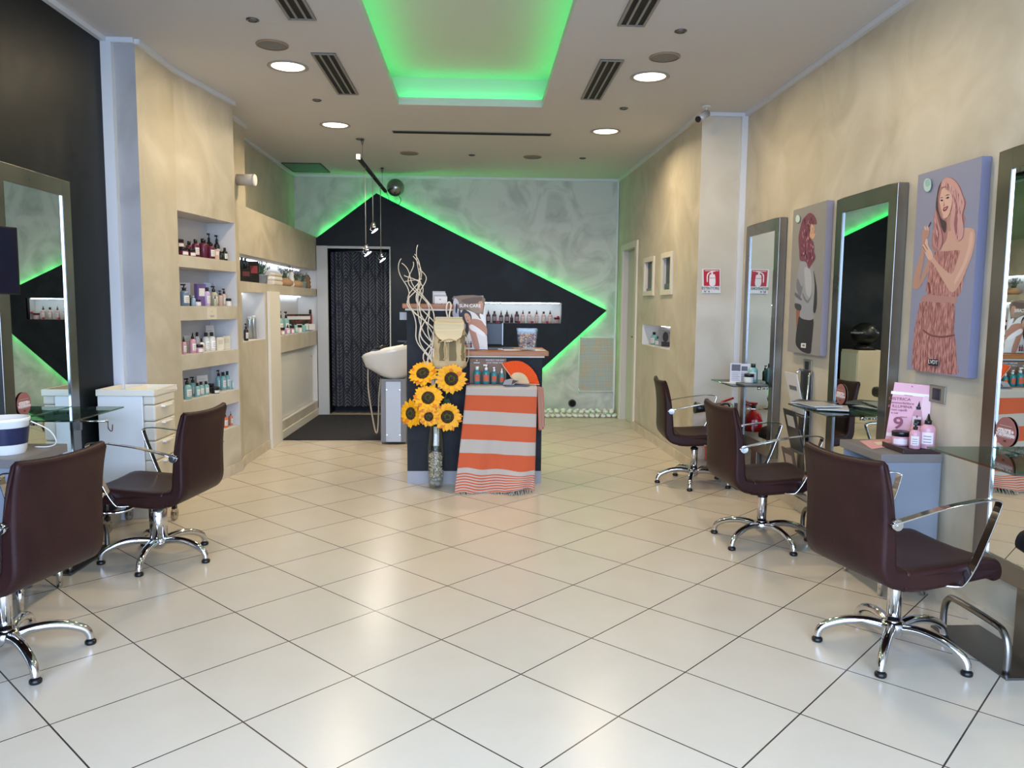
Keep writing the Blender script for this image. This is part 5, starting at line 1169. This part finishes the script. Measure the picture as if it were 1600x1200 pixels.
def frust(a, b, z0, z1): return [(-a, -a, z0), (a, -a, z0), (a, a, z0), (-a, a, z0), (-b, -b, z1), (b, -b, z1), (b, b, z1), (-b, b, z1)]
mb = MB(); mb.add(frust(.062, .080, 0, .168), [(0, 1, 2, 3), (0, 1, 5, 4), (1, 2, 6, 5), (2, 3, 7, 6), (3, 0, 4, 7)]); mb.add(frust(.055, .073, .010, .168), [(0, 1, 2, 3), (0, 1, 5, 4), (1, 2, 6, 5), (2, 3, 7, 6), (3, 0, 4, 7)])
mb.build('glass', glassy('bowl_glass', '#F4F6F4', .03, .2, .3), t)
rn = random.Random(8); mb = MB()
for k in range(170):
    z = .02+.105*rn.random()**.8; w = .050+.014*z/.12; mb.ball((rn.uniform(-w, w), rn.uniform(-w, w), z), .0085, 6, 4, rn.randrange(5), sc=(1, 1, .8))
o = mb.build('sweets', [mat('sweet_'+c[1:], c, .4) for c in ('#D8A060', '#B0485A', '#7A3048', '#E0C080', '#8A6A70')], t); o['kind'] = 'stuff'
# cards and small things on the tall top
t = thing('leaflet_holder', 'clear holder with white and grey leaflets on the tall desk top', 'holder', (-.31, 6.25, 1.4185))
MB().box(-.055, .055, -.03, .035, 0, .004).build('base', GLASS, t)
for k in range(4): MB().box(-.05+.006*k, .05+.006*k, .02-.014*k, .022-.014*k, .004, .10-.014*k).build('leaflet', mat('card_'+str(k), ['#AFAEAE', '#C6C4C2', '#9A9A9E', '#D8D6D2'][k], .5), t)
mb = MB(); mb.ball((.012, -.0215, .035), .014, 10, 6, sc=(1, .05, .6)); mb.build('logo', mat('card_logo', '#8A9A9A', .5), t)
o = MB().box(-.05, .05, -.03, .03, 0, .012).build('pen_tray', BLACKM, bevel=.003); o.location = (-.45, 6.2, 1.4182); tag(o, 'low black tray at the left of the tall desk top', 'tray')
# bottles in front of the ribbed display
WHC = '#DAD8D4'
for k, (px, wp, hp, kind) in enumerate([(745.5, 11, 27, 'bottle'), (759.5, 12, 30, 'pump'), (772, 10, 26, 'spray'), (784, 9, 24, 'dropper')]):
    p = onY(px, 596, 6.005); s = .00497; bottle(NAMES[kind], ['teal bottle with square white cap, orange label, leftmost on the striped towel box', 'teal pump bottle with orange label on the striped towel box', 'teal spray bottle with orange label, third on the striped towel box', 'smallest teal bottle with orange label beside the orange fan'][k], 'bottle', (p.x, p.y, .805), wp*s, hp*s, kind, '#2F7A80', WHC, '#D0582F', 'teal sun care bottles')
tag(MB().ball((-.075, 5.98, .806), .011, 8, 6).build('berry', mat('berry', '#7A1A40', .5)), 'tiny dark red ball at the left corner of the ribbed display', 'ball')
# orange folding fan
t = thing('folding_fan', 'open orange folding fan standing on the towel box beside the teal bottles', 'fan', (.30, 5.95, .80))
def arcpts(pts, n):
    P = smooth([Vector((x, y, 0)) for x, y in pts], 8, False); L = [0]
    for a, b in zip(P[:-1], P[1:]): L.append(L[-1]+(b-a).length)
    out = []
    for i in range(n+1):
        d = L[-1]*i/n; k = max(0, min(len(P)-2, next((q for q in range(len(L)-1) if L[q+1] >= d), len(P)-2))); f = (d-L[k])/max(1e-9, L[k+1]-L[k]); out.append(P[k].lerp(P[k+1], f))
    return out
N = 44; oa = arcpts([(784, 568), (800, 564), (815, 565), (828, 573), (837, 584), (841, 594), (843, 601)], N); ia = arcpts([(798, 588), (803, 583), (811, 582), (819, 585), (824, 591), (827, 598)], N)
Yf = 5.955; ov = [onY(p.x, p.y, Yf+(.007 if i % 2 else 0)) for i, p in enumerate(oa)]; iv = [onY(p.x, p.y, Yf+(.003 if i % 2 else 0)) for i, p in enumerate(ia)]
mb = MB(); mb.add(ov+iv, [(i, i+1, i+2+N, i+1+N) for i in range(N)]); fo = keep(mb.build('fan_leaf', mat('fan_orange', '#E2551F', .7)), t); fo.modifiers.new('s', 'SOLIDIFY').thickness = .001
pv = onY(806, 598.5, Yf+.002); mb = MB()
for i in range(0, N+1, 2): mb.tube([pv+Vector((0, .0004*i, 0)), iv[i]+Vector((0, .0004, 0))], .001, flat=(.0085, .0008), up=(iv[i]-pv).cross(Vector((0, 1, 0))))
keep(mb.build('sticks', mat('fan_sticks', '#D8B98A', .6)), t)
mb = MB(); mb.tube([pv-Vector((0, .003, 0)), ov[0]-Vector((0, .003, 0))], .002, flat=(.008, .002), up=(1, 0, .6)); mb.tube([pv-Vector((0, .003, 0)), ov[-1]-Vector((0, .003, 0))], .002, flat=(.008, .002), up=(0, 0, 1)); keep(mb.build('guard_sticks', mat('fan_guard', '#C98A64', .6)), t)
for k, (px, py, w, d, r, col, lb) in enumerate([(803, 599, .17, .09, .15, '#5C6068', 'grey leaflet lying under the orange fan'), (812, 601, .14, .07, -.25, '#4A5A74', 'blue grey leaflet lying at the front of the orange fan')]):
    p = onZ(px, py, .80); o = MB().box(-w/2, w/2, -d/2, d/2, 0, .003).build('leaflet', mat('lf_'+col[1:], col, .5)); o.location = (p.x, 5.935, .798+.004*k); o.rotation_euler = (0, 0, r); tag(o, lb, 'paper')
t = thing('brochure', 'bent grey brochure standing in front of the fan pivot', 'brochure', (.245, 5.925, .806))
mb = MB(); mb.add([(-.05, 0, 0), (.03, -.01, 0), (.075, .015, .03), (.01, .02, .045), (-.035, .012, .035)], [(0, 1, 2, 3, 4)]); mb.build('sheet', mat('brochure_grey', '#8A888C', .4), t).modifiers.new('s', 'SOLIDIFY').thickness = .0015
mb = MB(); mb.add([(.02, -.010, .004), (.065, .010, .028), (.03, .012, .036), (.0, .006, .012)], [(0, 1, 2, 3)]); mb.build('picture', mat('brochure_dark', '#3A3034', .4), t)

# ------------------------------------------------------------------ backpack
CAN, CANS = vary(mat('canvas_cream', rough=.9), '#B39C72', '#C8B48A', 6, 4, .5, .3, .7, .2, 200), mat('canvas_stripe', '#7A6A4A', .9)
t = thing('backpack', 'cream canvas backpack with olive stripes hanging on the front of the desk', 'bag', (-.215, 5.965, .90))
mb = MB(); nz, na = 26, 40; rows = []
for j in range(nz+1):
    v = j/nz; z = .0+.385*v; w = .125*(1-.12*(2*v-1)**4)*(1-.16*v)-(.03*max(0, .12-v)/.12); d = .085*(1-.35*v)-(.03*max(0, .1-v)/.1)
    row_ = []
    for k in range(na):
        a = 2*PI*k/na; c, s_ = math.cos(a), math.sin(a); wr_ = 1+.03*math.sin(a*7+v*9)+.035*math.sin(a*3+v*17)+.02*math.sin(a*11-v*31)
        row_.append((1.06*w*math.copysign(abs(c)**.7, c)*wr_, d*math.copysign(abs(s_)**.8, s_)*wr_+.0, z))
    rows.append(row_)
vs = [p for r in rows for p in r]
mb.add(vs[:na], [list(range(na))]); mb.add(vs[-na:], [list(range(na))])
for j in range(nz):
    for k in range(na):
        q = (j*na+k, j*na+(k+1) % na, (j+1)*na+(k+1) % na, (j+1)*na+k); xm = sum(vs[i][0] for i in q)/4; v = j/nz; ym = sum(vs[i][1] for i in q)/4
        st = .22 < v < .72 and ym < .02 and (abs(xm+.055) < .021 or abs(xm-.030) < .021 or abs(xm-.103) < .014)
        mb.add([vs[i] for i in q], [(0, 1, 2, 3)], 1 if st else 0, True)
mb.build('body', [CAN, CANS], t)
fl = [(-.105, .09), (-.118, .02), (-.095, -.055), (-.03, -.098), (.03, -.095), (.095, -.06), (.118, .03), (.10, .09)]
mb = MB(); ring0 = []; top = []
rj = random.Random(9); P = smooth([Vector((x, 0, z+.33)) for x, z in fl], 9, False); P = [p+Vector((rj.uniform(-.003, .003), 0, rj.uniform(-.003, .003))) for p in P]
for yy, sc in ((-.10, 1.0), (-.112, .96)):
    top.append([(p.x*sc, yy+.03*abs(p.x/.12)**2+(.03 if p.z > .38 else 0), .33+(p.z-.33)*sc) for p in P])
n = len(P); mb.add(top[0]+top[1], [(i, i+1, i+1+n, i+n) for i in range(n-1)], 1, True)
tri = geometry.tessellate_polygon([[Vector(p) for p in top[1]]]); mb.add(top[1], [list(q) for q in tri])
mb.add([(-.10, -.07, .42), (.10, -.07, .42), (.085, .05, .40), (-.085, .05, .40)], [(0, 1, 2, 3)])
o = mb.build('flap', [mat('flap_cream', '#D2BF98', .9), CANS], t); o.modifiers.new('s', 'SOLIDIFY').thickness = .006
for pts in ([(-.03, -.11, .24), (-.035, -.12, .18), (-.03, -.115, .12), (-.04, -.112, .10)], [(-.03, -.11, .24), (-.015, -.122, .16), (-.02, -.118, .11)], [(-.07, -.10, .23), (0, -.115, .255), (.07, -.10, .235)]):
    MB().tube(smooth(pts, 4, False), .0045, 6).build('draw_cord', CAN, t)
MB().tube(smooth([(-.01, .05, .40), (-.025, .05, .46), (-.02, .045, .515), (0, .05, .53), (.01, .05, .50), (-.002, .04, .43), (.012, .05, .40)], 5, False), .006, 8).build('hanging_loop', mat('cord_white', '#D8D0C0', .9), t)
for s in (-1, 1): MB().tube(smooth([(s*.09, .05, .36), (s*.14, .03, .25), (s*.145, .02, .10), (s*.10, .03, .02)], 5, False), .01, flat=(.022, .005), up=(0, 1, 0)).build('shoulder_strap', CAN, t)

# ------------------------------------------------------------------ vase, willow branches and sunflowers
VC = Vector((-.318, 5.945, 0))
t = thing('glass_vase', 'tall glass vase with shells and stones in front of the desk', 'vase', VC)
prof = [(.05, .002), (.055, .01), (.058, .05), (.064, .15), (.068, .25), (.066, .32), (.058, .40), (.05, .46), (.052, .485)]
mb = MB(); mb.lathe(prof, n=40, close=False); mb.lathe([(r-.004, z+(.006 if i < 2 else 0)) for i, (r, z) in enumerate(prof)], n=40, close=False)
mb.lathe([(0, .002), (.05, .002)], n=40, close=False); mb.build('glass', glassy('vase_glass', '#F6F8F6', .03, .2, .3), t)
rn = random.Random(4); mb = MB()
for k in range(420):
    z = .085+.19*rn.random(); r = .050*math.sqrt(rn.random()); a = rn.uniform(0, 2*PI); M = Matrix.Rotation(rn.uniform(0, 3), 3, 'X') @ Matrix.Rotation(rn.uniform(0, 3), 3, 'Y')
    mb.ball((r*math.cos(a), r*math.sin(a), z), .0075, 6, 4, rn.randrange(3), sc=(1, .5, .9), M=M)
o = mb.build('shells', [mat('shell_'+c[1:], c, .5) for c in ('#CDBFA4', '#B39C7E', '#DDD2BC')], t); o['kind'] = 'stuff'
for k, (x, y, z, r) in enumerate([(.015, -.02, .035, .026), (-.02, .01, .04, .024), (-.01, -.025, .068, .02), (.02, .015, .065, .022)]): MB().ball((x, y, z), r, 14, 9, sc=(1.1, .9, .8)).build('stone', mat('stone_'+str(k % 2), '#B8AFA4' if k % 2 else '#8E8A88', .5), t)
BR = vary(mat('willow', rough=.7), '#D2C3AC', '#E2D6C4', 20, 3)
tops = [(638, 440, .04), (660, 420, -.02), (625, 404, .02), (624, 411, .0), (641, 409, .03), (646, 397, -.01), (657, 383, .0), (633, 430, -.03), (648, 400, .05), (652, 436, .02)]
for k, (px, py, dy) in enumerate(tops):
    T = onY(px, py, 5.945+dy); rr = random.Random(k+20); mb = MB(); pts = []
    mid = [onY(*q, 5.945+dy*.5) for q in [(664+rr.uniform(-18, 22), 520), (652+rr.uniform(-17, 16), 475), ((px+654)/2+rr.uniform(-8, 10), 440)]]
    base = Vector((VC.x+rr.uniform(-.02, .02), VC.y+rr.uniform(-.02, .02), .33)); neck = Vector((VC.x+rr.uniform(-.02, .02), VC.y+rr.uniform(-.02, .02), .75)); low = onY(674+rr.uniform(-8, 10), 560, 5.945)
    ctrl = [base, neck, low]+mid+[T]; P = smooth(ctrl, 8, False); n = len(P); ph = rr.uniform(0, 6)
    P = [p+Vector((math.sin(i*.42+ph)*.026*min(1, i/12), math.cos(i*.37+ph)*.012, 0)) for i, p in enumerate(P)]
    mb.tube(P, [.0062-.0035*i/(n-1) for i in range(n)], 7)
    o = mb.build('willow_branch', BR); tag(o, f'pale twisted willow branch in the glass vase, {["short left hand one", "short one right of the middle", "leftmost tip", "just under the leftmost tip", "tip left of the pair", "tip behind the middle", "tallest tip", "shortest, ending low on the left", "tip right of the middle", "short right hand one"][k]}', 'branch', 'twisted willow branches in the vase')
YL1, YL2 = mat('petal_yellow', '#F0A80C', .6), mat('petal_orange', '#D87808', .6)
DC1, DC2 = vary(mat('disk_brown', rough=.9), '#2A1C10', '#4A3218', 60, 2, 0, .4, .6, .6, 200), vary(mat('disk_green', rough=.9), '#2E3A18', '#4A5420', 80, 2, 0, .4, .6, .6, 200)
for k, (px, py, rp, nx, nz, dy, lb) in enumerate([(661, 584, 24, -.25, .78, .0, 'sunflower at the upper left of the bunch, tilted up'), (705, 592, 25, .12, .12, -.05, 'large sunflower at the upper right of the bunch'), (669, 622, 24, -.05, .42, -.09, 'sunflower in the middle of the bunch, facing up'),
        (643, 646, 23, -.72, .10, -.04, 'sunflower at the lower left turned to the left'), (670, 651, 17, 0, .08, -.12, 'smallest sunflower at the bottom centre'), (699, 651, 24, .08, .02, -.08, 'large sunflower at the lower right of the bunch')]):
    Y = 5.90+dy; c = onY(px, py, Y); R_ = rp*Y/FOC; nn = Vector((nx, -1, nz)).normalized()
    t = thing('sunflower', lb, 'flower', c, 0, 'sunflowers in the glass vase'); M = nn.to_track_quat('Z', 'Y').to_matrix(); rr = random.Random(k)
    mb = MB()
    for layer, (n, l0, tilt) in enumerate([(17, 1.0, .12), (17, .93, .26), (12, .74, .42)]):
        for q in range(n):
            a = 2*PI*(q+.5*layer)/n+rr.uniform(-.07, .07); l = R_*l0*rr.uniform(.9, 1.08); w = R_*.155; tt = tilt+rr.uniform(-.1, .1); r0 = R_*.34
            d = Vector((math.cos(a), math.sin(a), 0)); s_ = Vector((-math.sin(a), math.cos(a), 0)); u = Vector((0, 0, 1))
            def pt(f, side, lift=0): return M @ (d*(r0+(l-r0)*f)+s_*side*w+u*(math.sin(tt)*(l-r0)*f-.25*f*f*(l-r0)*.5+lift+.002*layer))
            vs_ = [pt(0, -.4), pt(0, .4), pt(.35, -1), pt(.35, 0, .004), pt(.35, 1), pt(.75, -.75), pt(.75, 0, .003), pt(.75, .75), pt(1, 0)]
            mb.add(vs_, [(0, 3, 2), (0, 1, 3), (1, 4, 3), (2, 3, 6, 5), (3, 4, 7, 6), (5, 6, 8), (6, 7, 8)], 0 if rr.random() < .85 else 1, True)
            if rr.random() < .9: mb.add([pt(0, -.35, .002), pt(0, .35, .002), pt(.3, 0, .006)], [(0, 1, 2)], 1, True)
    mb.build('petals', [YL1, YL2], t)
    MB().lathe([(R_*.30, -.004), (R_*.44, .006), (R_*.42, .014), (R_*.30, .020), (R_*.24, .017)], (0, 0, 0), 28, 0, M, True, True).build('seed_disk', DC1, t)
    mb = MB(); mb.lathe([(R_*.24, .016), (R_*.20, .019), (R_*.10, .016), (0, .014)], (0, 0, 0), 22, 0, M, True, False)
    mb.build('disk_centre', DC2, t)
    e = (VC+Vector((rr.uniform(-.02, .02), rr.uniform(-.02, .02), .30)))-c; neck = (VC+Vector((rr.uniform(-.015, .015), 0, .50)))-c; b = -nn*.05+Vector((0, .03, -.01))
    MB().tube(smooth([Vector(-nn*.004), b, b.lerp(neck, .5)+Vector((0, .02, 0)), neck, e], 5, False), .005, 7).build('stem', mat('stem_green', '#3E5A26', .7), t)
    mb = MB()
    for q in range(3):
        a = rr.uniform(0, 6); p0 = b.lerp(neck, .15+.3*q); d = Vector((math.cos(a)*.8, -.3+.4*math.sin(a), -.35)); s_ = d.cross(Vector((0, 1, 0))).normalized()
        mb.add([p0, p0+d*.03+s_*.025, p0+d*.085, p0+d*.03-s_*.025], [(0, 1, 2, 3)])
    mb.build('leaf_spray', mat('leaf_dark', '#2C4420', .7), t)

# ------------------------------------------------------------------ things on the right cabinet
KT = .7125
t = thing('promotion_sign', 'pink card sign with a large 9 standing on the right cabinet', 'sign', (2.1, 3.95, KT))
KT = .7125; Bl, Br = Vector((2.05, 3.90, 0)), Vector((2.195, 3.768, 0)); rt = (Br-Bl).normalized(); sn = Vector((rt.y, -rt.x, 0)); sn = sn if sn.x < 0 else -sn
lean = -.10; sn3 = Vector((sn.x, sn.y, .08)).normalized(); sp0 = Vector((Bl.x, Bl.y, KT))
cs = [(1383, 686), (1398, 597), (1458, 603), (1446, 693)]
PP = [onplane(*c, sp0, sn3) for c in cs]; 

keep(MB().prism(PP, -sn3*.004).build('board', mat('sign_pink', '#DDA9B4', .5)), t)
D1 = lambda p: Z1(p, 1380, 580, 6.668)
L = [('#EFE4E4', D1([(85, 205), (490, 245), (485, 275), (80, 235)]), False), ('#EFE4E4', D1([(38, 635), (465, 690), (460, 735), (30, 672)]), False),
     ('#E6C2C8', D1([(420, 270), (490, 290), (480, 500), (430, 540), (400, 400)])),
     ('#C28E98', D1([(318, 420), (335, 405), (385, 405), (405, 430), (402, 600), (390, 632), (290, 620), (280, 590), (300, 480)])), ('#D9C6CA', D1([(308, 468), (398, 478), (392, 600), (295, 588)]), False),
     ('#1A181C', D1([(345, 400), (342, 368), (395, 372), (392, 402)]), False), ('#1A181C', D1([(354, 368), (380, 308), (388, 370)]), False), ('#8A4A5A', D1([(348, 460), (362, 465), (358, 485), (344, 480)])),
     ('#9A5A68', D1([(300, 152), (310, 160), (302, 168), (294, 160)]))]
for k, (x0, y0, w) in enumerate([(150, 655, 140), (120, 668, 180), (220, 245, 90)]): L.append(('#8A6068', D1([(x0, y0), (x0+w, y0+w*.12), (x0+w, y0+w*.12+5), (x0, y0+5)]), False))
art(t, sp0, sn3, L, start=.0008)
INK = mat('sign_mauve', '#8C4A58', .5); rt3 = rt
def st(body, cx, cy, h, sx=1, bold=0, m=INK): 
    x, y = D1([(cx, cy)])[0]; p = onplane(x, y, sp0, sn3); s = (p-CP).dot(FW)/FOC
    upv = sn3.cross(rt3); upv = upv if upv.z > 0 else -upv
    text(body, h/6.668*s/.7, p+sn3*.0045, rt3, upv, m, t, bold=bold, sx=sx)
st('DISTRICA', 175, 290, 30, 1.15); st('ammorbidisce', 205, 332, 24, 1.1); st('& ILLUMINA', 178, 368, 28, 1.1); st('i tuoi capelli', 160, 402, 24, 1.0); st('in soli', 120, 434, 20, 1.0); st('9', 158, 545, 120, 1.15, .0015); st('MINUTI', 215, 480, 14, 1);
# pink flyer, dark tray and pink products
q = [onZ(*c, KT+.001) for c in [(1343, 689), (1385, 686), (1418, 694), (1362, 702)]]
t = thing('flyer', 'pink flyer lying flat on the right cabinet in front of the pink sign', 'paper', (q[0].x, q[0].y, KT)); keep(MB().prism(q, (0, 0, .0015)).build('sheet', mat('flyer_pink', '#D9A3A3', .5)), t)
c = (q[0]+q[1]+q[2]+q[3])/4; qq = [c+(p-c)*.35 for p in q]; keep(MB().prism([p+Vector((0, 0, .0016)) for p in qq], (0, 0, .0004)).build('printed_field', mat('flyer_cream', '#E8D8C0', .5)), t)
t = thing('product_tray', 'dark brown tray under the pink bottles on the right cabinet', 'tray', (2.13, 3.615, KT+.0005), 0)
MB().box(-.085, .10, -.012, .185, 0, .02).build('tray', mat('tray_brown', '#3A2A2A', .4), t, bevel=.002); mb = MB(); mb.box(-.085, -.077, -.012, .185, .0201, .026); mb.box(.092, .10, -.012, .185, .0201, .026); mb.build('rim', mat('tray_brown', '#3A2A2A'), t)
PK2 = '#CE9AA6'
for x, y, wp, hp, kind, lb in [(2.10, 3.73, 26, 22, 'jar', 'pink jar with black lid on the dark tray'), (2.158, 3.69, 20, 42, 'bottle', 'pink bottle with square black cap behind the small spray'), (2.118, 3.635, 16.5, 40, 'spray', 'small pink spray bottle at the front of the dark tray'), (2.185, 3.645, 23, 54, 'nozzle', 'large pink bottle with black pointed cap on the dark tray')]:
    p = Vector((x, y, KT+.0215)); s = (p-CP).dot(FW)/FOC; bottle(NAMES[kind], lb, CATS[kind], p, wp*s, hp*s, kind, PK2, BK, '#E6D8DA', 'pink products on the dark tray', rz=math.radians(-30))
# magazines on the middle mirror shelf, cards and products on the far one
rn = random.Random(2)
for k, (x, y, r, col) in enumerate([(2.03, 4.52, .3, '#6A6C66'), (2.06, 4.40, -.4, '#C8C8C4'), (2.04, 4.60, .9, '#4A4C48'), (2.0, 4.45, .1, '#A8A8A4')]):
    t = thing('magazine', ['dark open magazine lowest of the pile on the middle mirror shelf', 'pale magazine in the pile on the middle mirror shelf', 'dark magazine crossing the pile on the middle mirror shelf', 'grey magazine on top of the pile on the middle mirror shelf'][k], 'magazine', (x, y, .8235+.0065*k), r, 'magazines on the middle mirror shelf')
    MB().box(-.085, .085, -.115, .115, 0, .006).build('pages', mat('mag_pages', '#C4C2BC', .6), t); MB().box(-.086, .086, -.116, .116, .006, .0064).build('cover', mat('mag_'+col[1:], col, .3), t)
for k, (px, col) in enumerate([(1149, '#C9C4C6'), (1163, '#CFCACA')]):
    p = onZ(px, 598, .825); t = thing('price_card', ['left white card with a dark photo on the far mirror shelf', 'right white card with a small photo on the far mirror shelf'][k], 'card', (min(p.x, 2.15), p.y, .8235), math.radians(-18))
    MB().box(-.042, .042, -.001, .001, 0, .155 if k == 0 else .15).build('card', mat('card_'+col[1:], col, .5), t); MB().box(-.032, .034 if k == 0 else .02, -.0025, -.0012, .095, .145 if k == 0 else .13).build('photo', mat('card_photo', '#4A3E40', .4), t)
    mb = MB()
    for q in range(5): mb.box(-.03, .03-.01*(q % 2), -.0025, -.0012, .02+.014*q, .024+.014*q)
    mb.build('printed_lines', mat('print_grey', '#8A8890'), t)
t = thing('product_tray', 'thin grey tray under the teal products on the far mirror shelf', 'tray', (2.09, 5.82, .8235)); MB().box(-.09, .07, -.12, .10, 0, .012).build('tray', mat('tray_grey', '#5C5E60', .4), t, bevel=.002)
for px, py, wp, hp, kind, col, lb, dx in [(1170, 598, 15, 14, 'jar', '#C8D0CC', 'white jar with black lid on the far mirror shelf', 0), (1174, 595, 8, 24, 'pump', TE, 'small teal pump bottle behind the jar on the far mirror shelf', 0), (1184, 597, 14, 29, 'bottle', '#7FB0A8', 'teal bottle with black cap on the far mirror shelf', 0)]:
    p = onZ(px, py, .8365); p = Vector((min(p.x, 2.13), p.y, .8365)); s = (p-CP).dot(FW)/FOC; bottle(NAMES[kind], lb, CATS[kind], p, wp*s, hp*s, kind, col, BK, WH, 'teal products on the far mirror shelf', rz=math.radians(-20))
t = thing('paper_sheet', 'white paper lying on the far mirror shelf left of the cards', 'paper', (1.99, 5.98, .8235), .3); MB().box(-.05, .05, -.07, .07, 0, .001).build('sheet', mat('paper_cream', '#D8D6CC', .5), t)
# magazine rack
t = thing('magazine_rack', 'tall steel wall rack holding magazines between the far and middle right mirrors', 'rack', (2.247, 5.2, .13))
MB().box(-.006, 0, -.09, .09, 0, .86).build('back_plate', DSTEEL, t, bevel=.002)
for s in (-1, 1): MB().tube([(-.012, s*.10, .02), (-.05, s*.105, .45), (-.03, s*.105, .83), (-.006, s*.09, .86)], .007, 8).build('side_rail', CHROME, t)
for k, z in enumerate((.02, .30, .55)):
    M = Matrix.Translation((-.03, 0, z)) @ Matrix.Rotation(-.28, 4, 'Y'); MB().box(-.004, 0, -.115, .115, 0, .17, M=M).build('pocket', mat('rack_grey', '#6E6E6A', .4, .5), t, bevel=.001)
    MB().box(-.075, -.006, -.11, .11, z-.004, z+.004).build('shelf', mat('rack_grey', '#6E6E6A'), t)
for k, (z, c1, c2) in enumerate([(.435, '#3A3C3C', '#B8B4AE'), (.69, '#D0CECA', '#6A6A6A'), (.165, '#5A4A48', '#A89890')]):
    m_ = thing('magazine', ['magazine with a dark photo cover in the middle pocket of the wall rack', 'white covered magazine in the top pocket of the wall rack', 'magazine with a brown photo in the lowest pocket of the wall rack'][k], 'magazine', (2.247-.036, 5.2, z), 0, 'magazines in the wall rack')
    M = Matrix.Rotation(-.24, 4, 'Y'); MB().box(-.012, -.005, -.10, .10, .003, .29, M=M).build('pages', mat('mag_'+c1[1:], c1, .3), m_); MB().box(-.0135, -.0122, -.06, .06, .17, .25 if k != 1 else .20, M=M).build('photo', mat('mag_'+c2[1:], c2, .4), m_)
import OpenImageIO as oiio, numpy as np, sys
b=oiio.ImageBuf('/workdir/render_main.png').get_pixels(oiio.UINT8)[:,:,:3]
s=b.shape[1]/1600
for n,(x,y) in dict(floornear=(700,1150),floormid=(850,850),floorL=(450,800),floorfar=(900,690),ceilL=(250,30),ceilC=(700,230),ceilR=(1200,60),ceilback=(850,255),wallRtop=(1350,150),wallRmid=(1290,440),wallL=(230,350),charcoal=(130,350),back=(900,320),arrow=(700,420),pillar=(1120,500),rearR=(1060,300),covec=(735,60),coveedge=(640,100),desk=(660,700),towelO=(780,650),chairback=(1320,800),strip=(190,350)).items():
    print(n,b[int(y*s)-3:int(y*s)+4,int(x*s)-3:int(x*s)+4].reshape(-1,3).mean(0).round().astype(int))
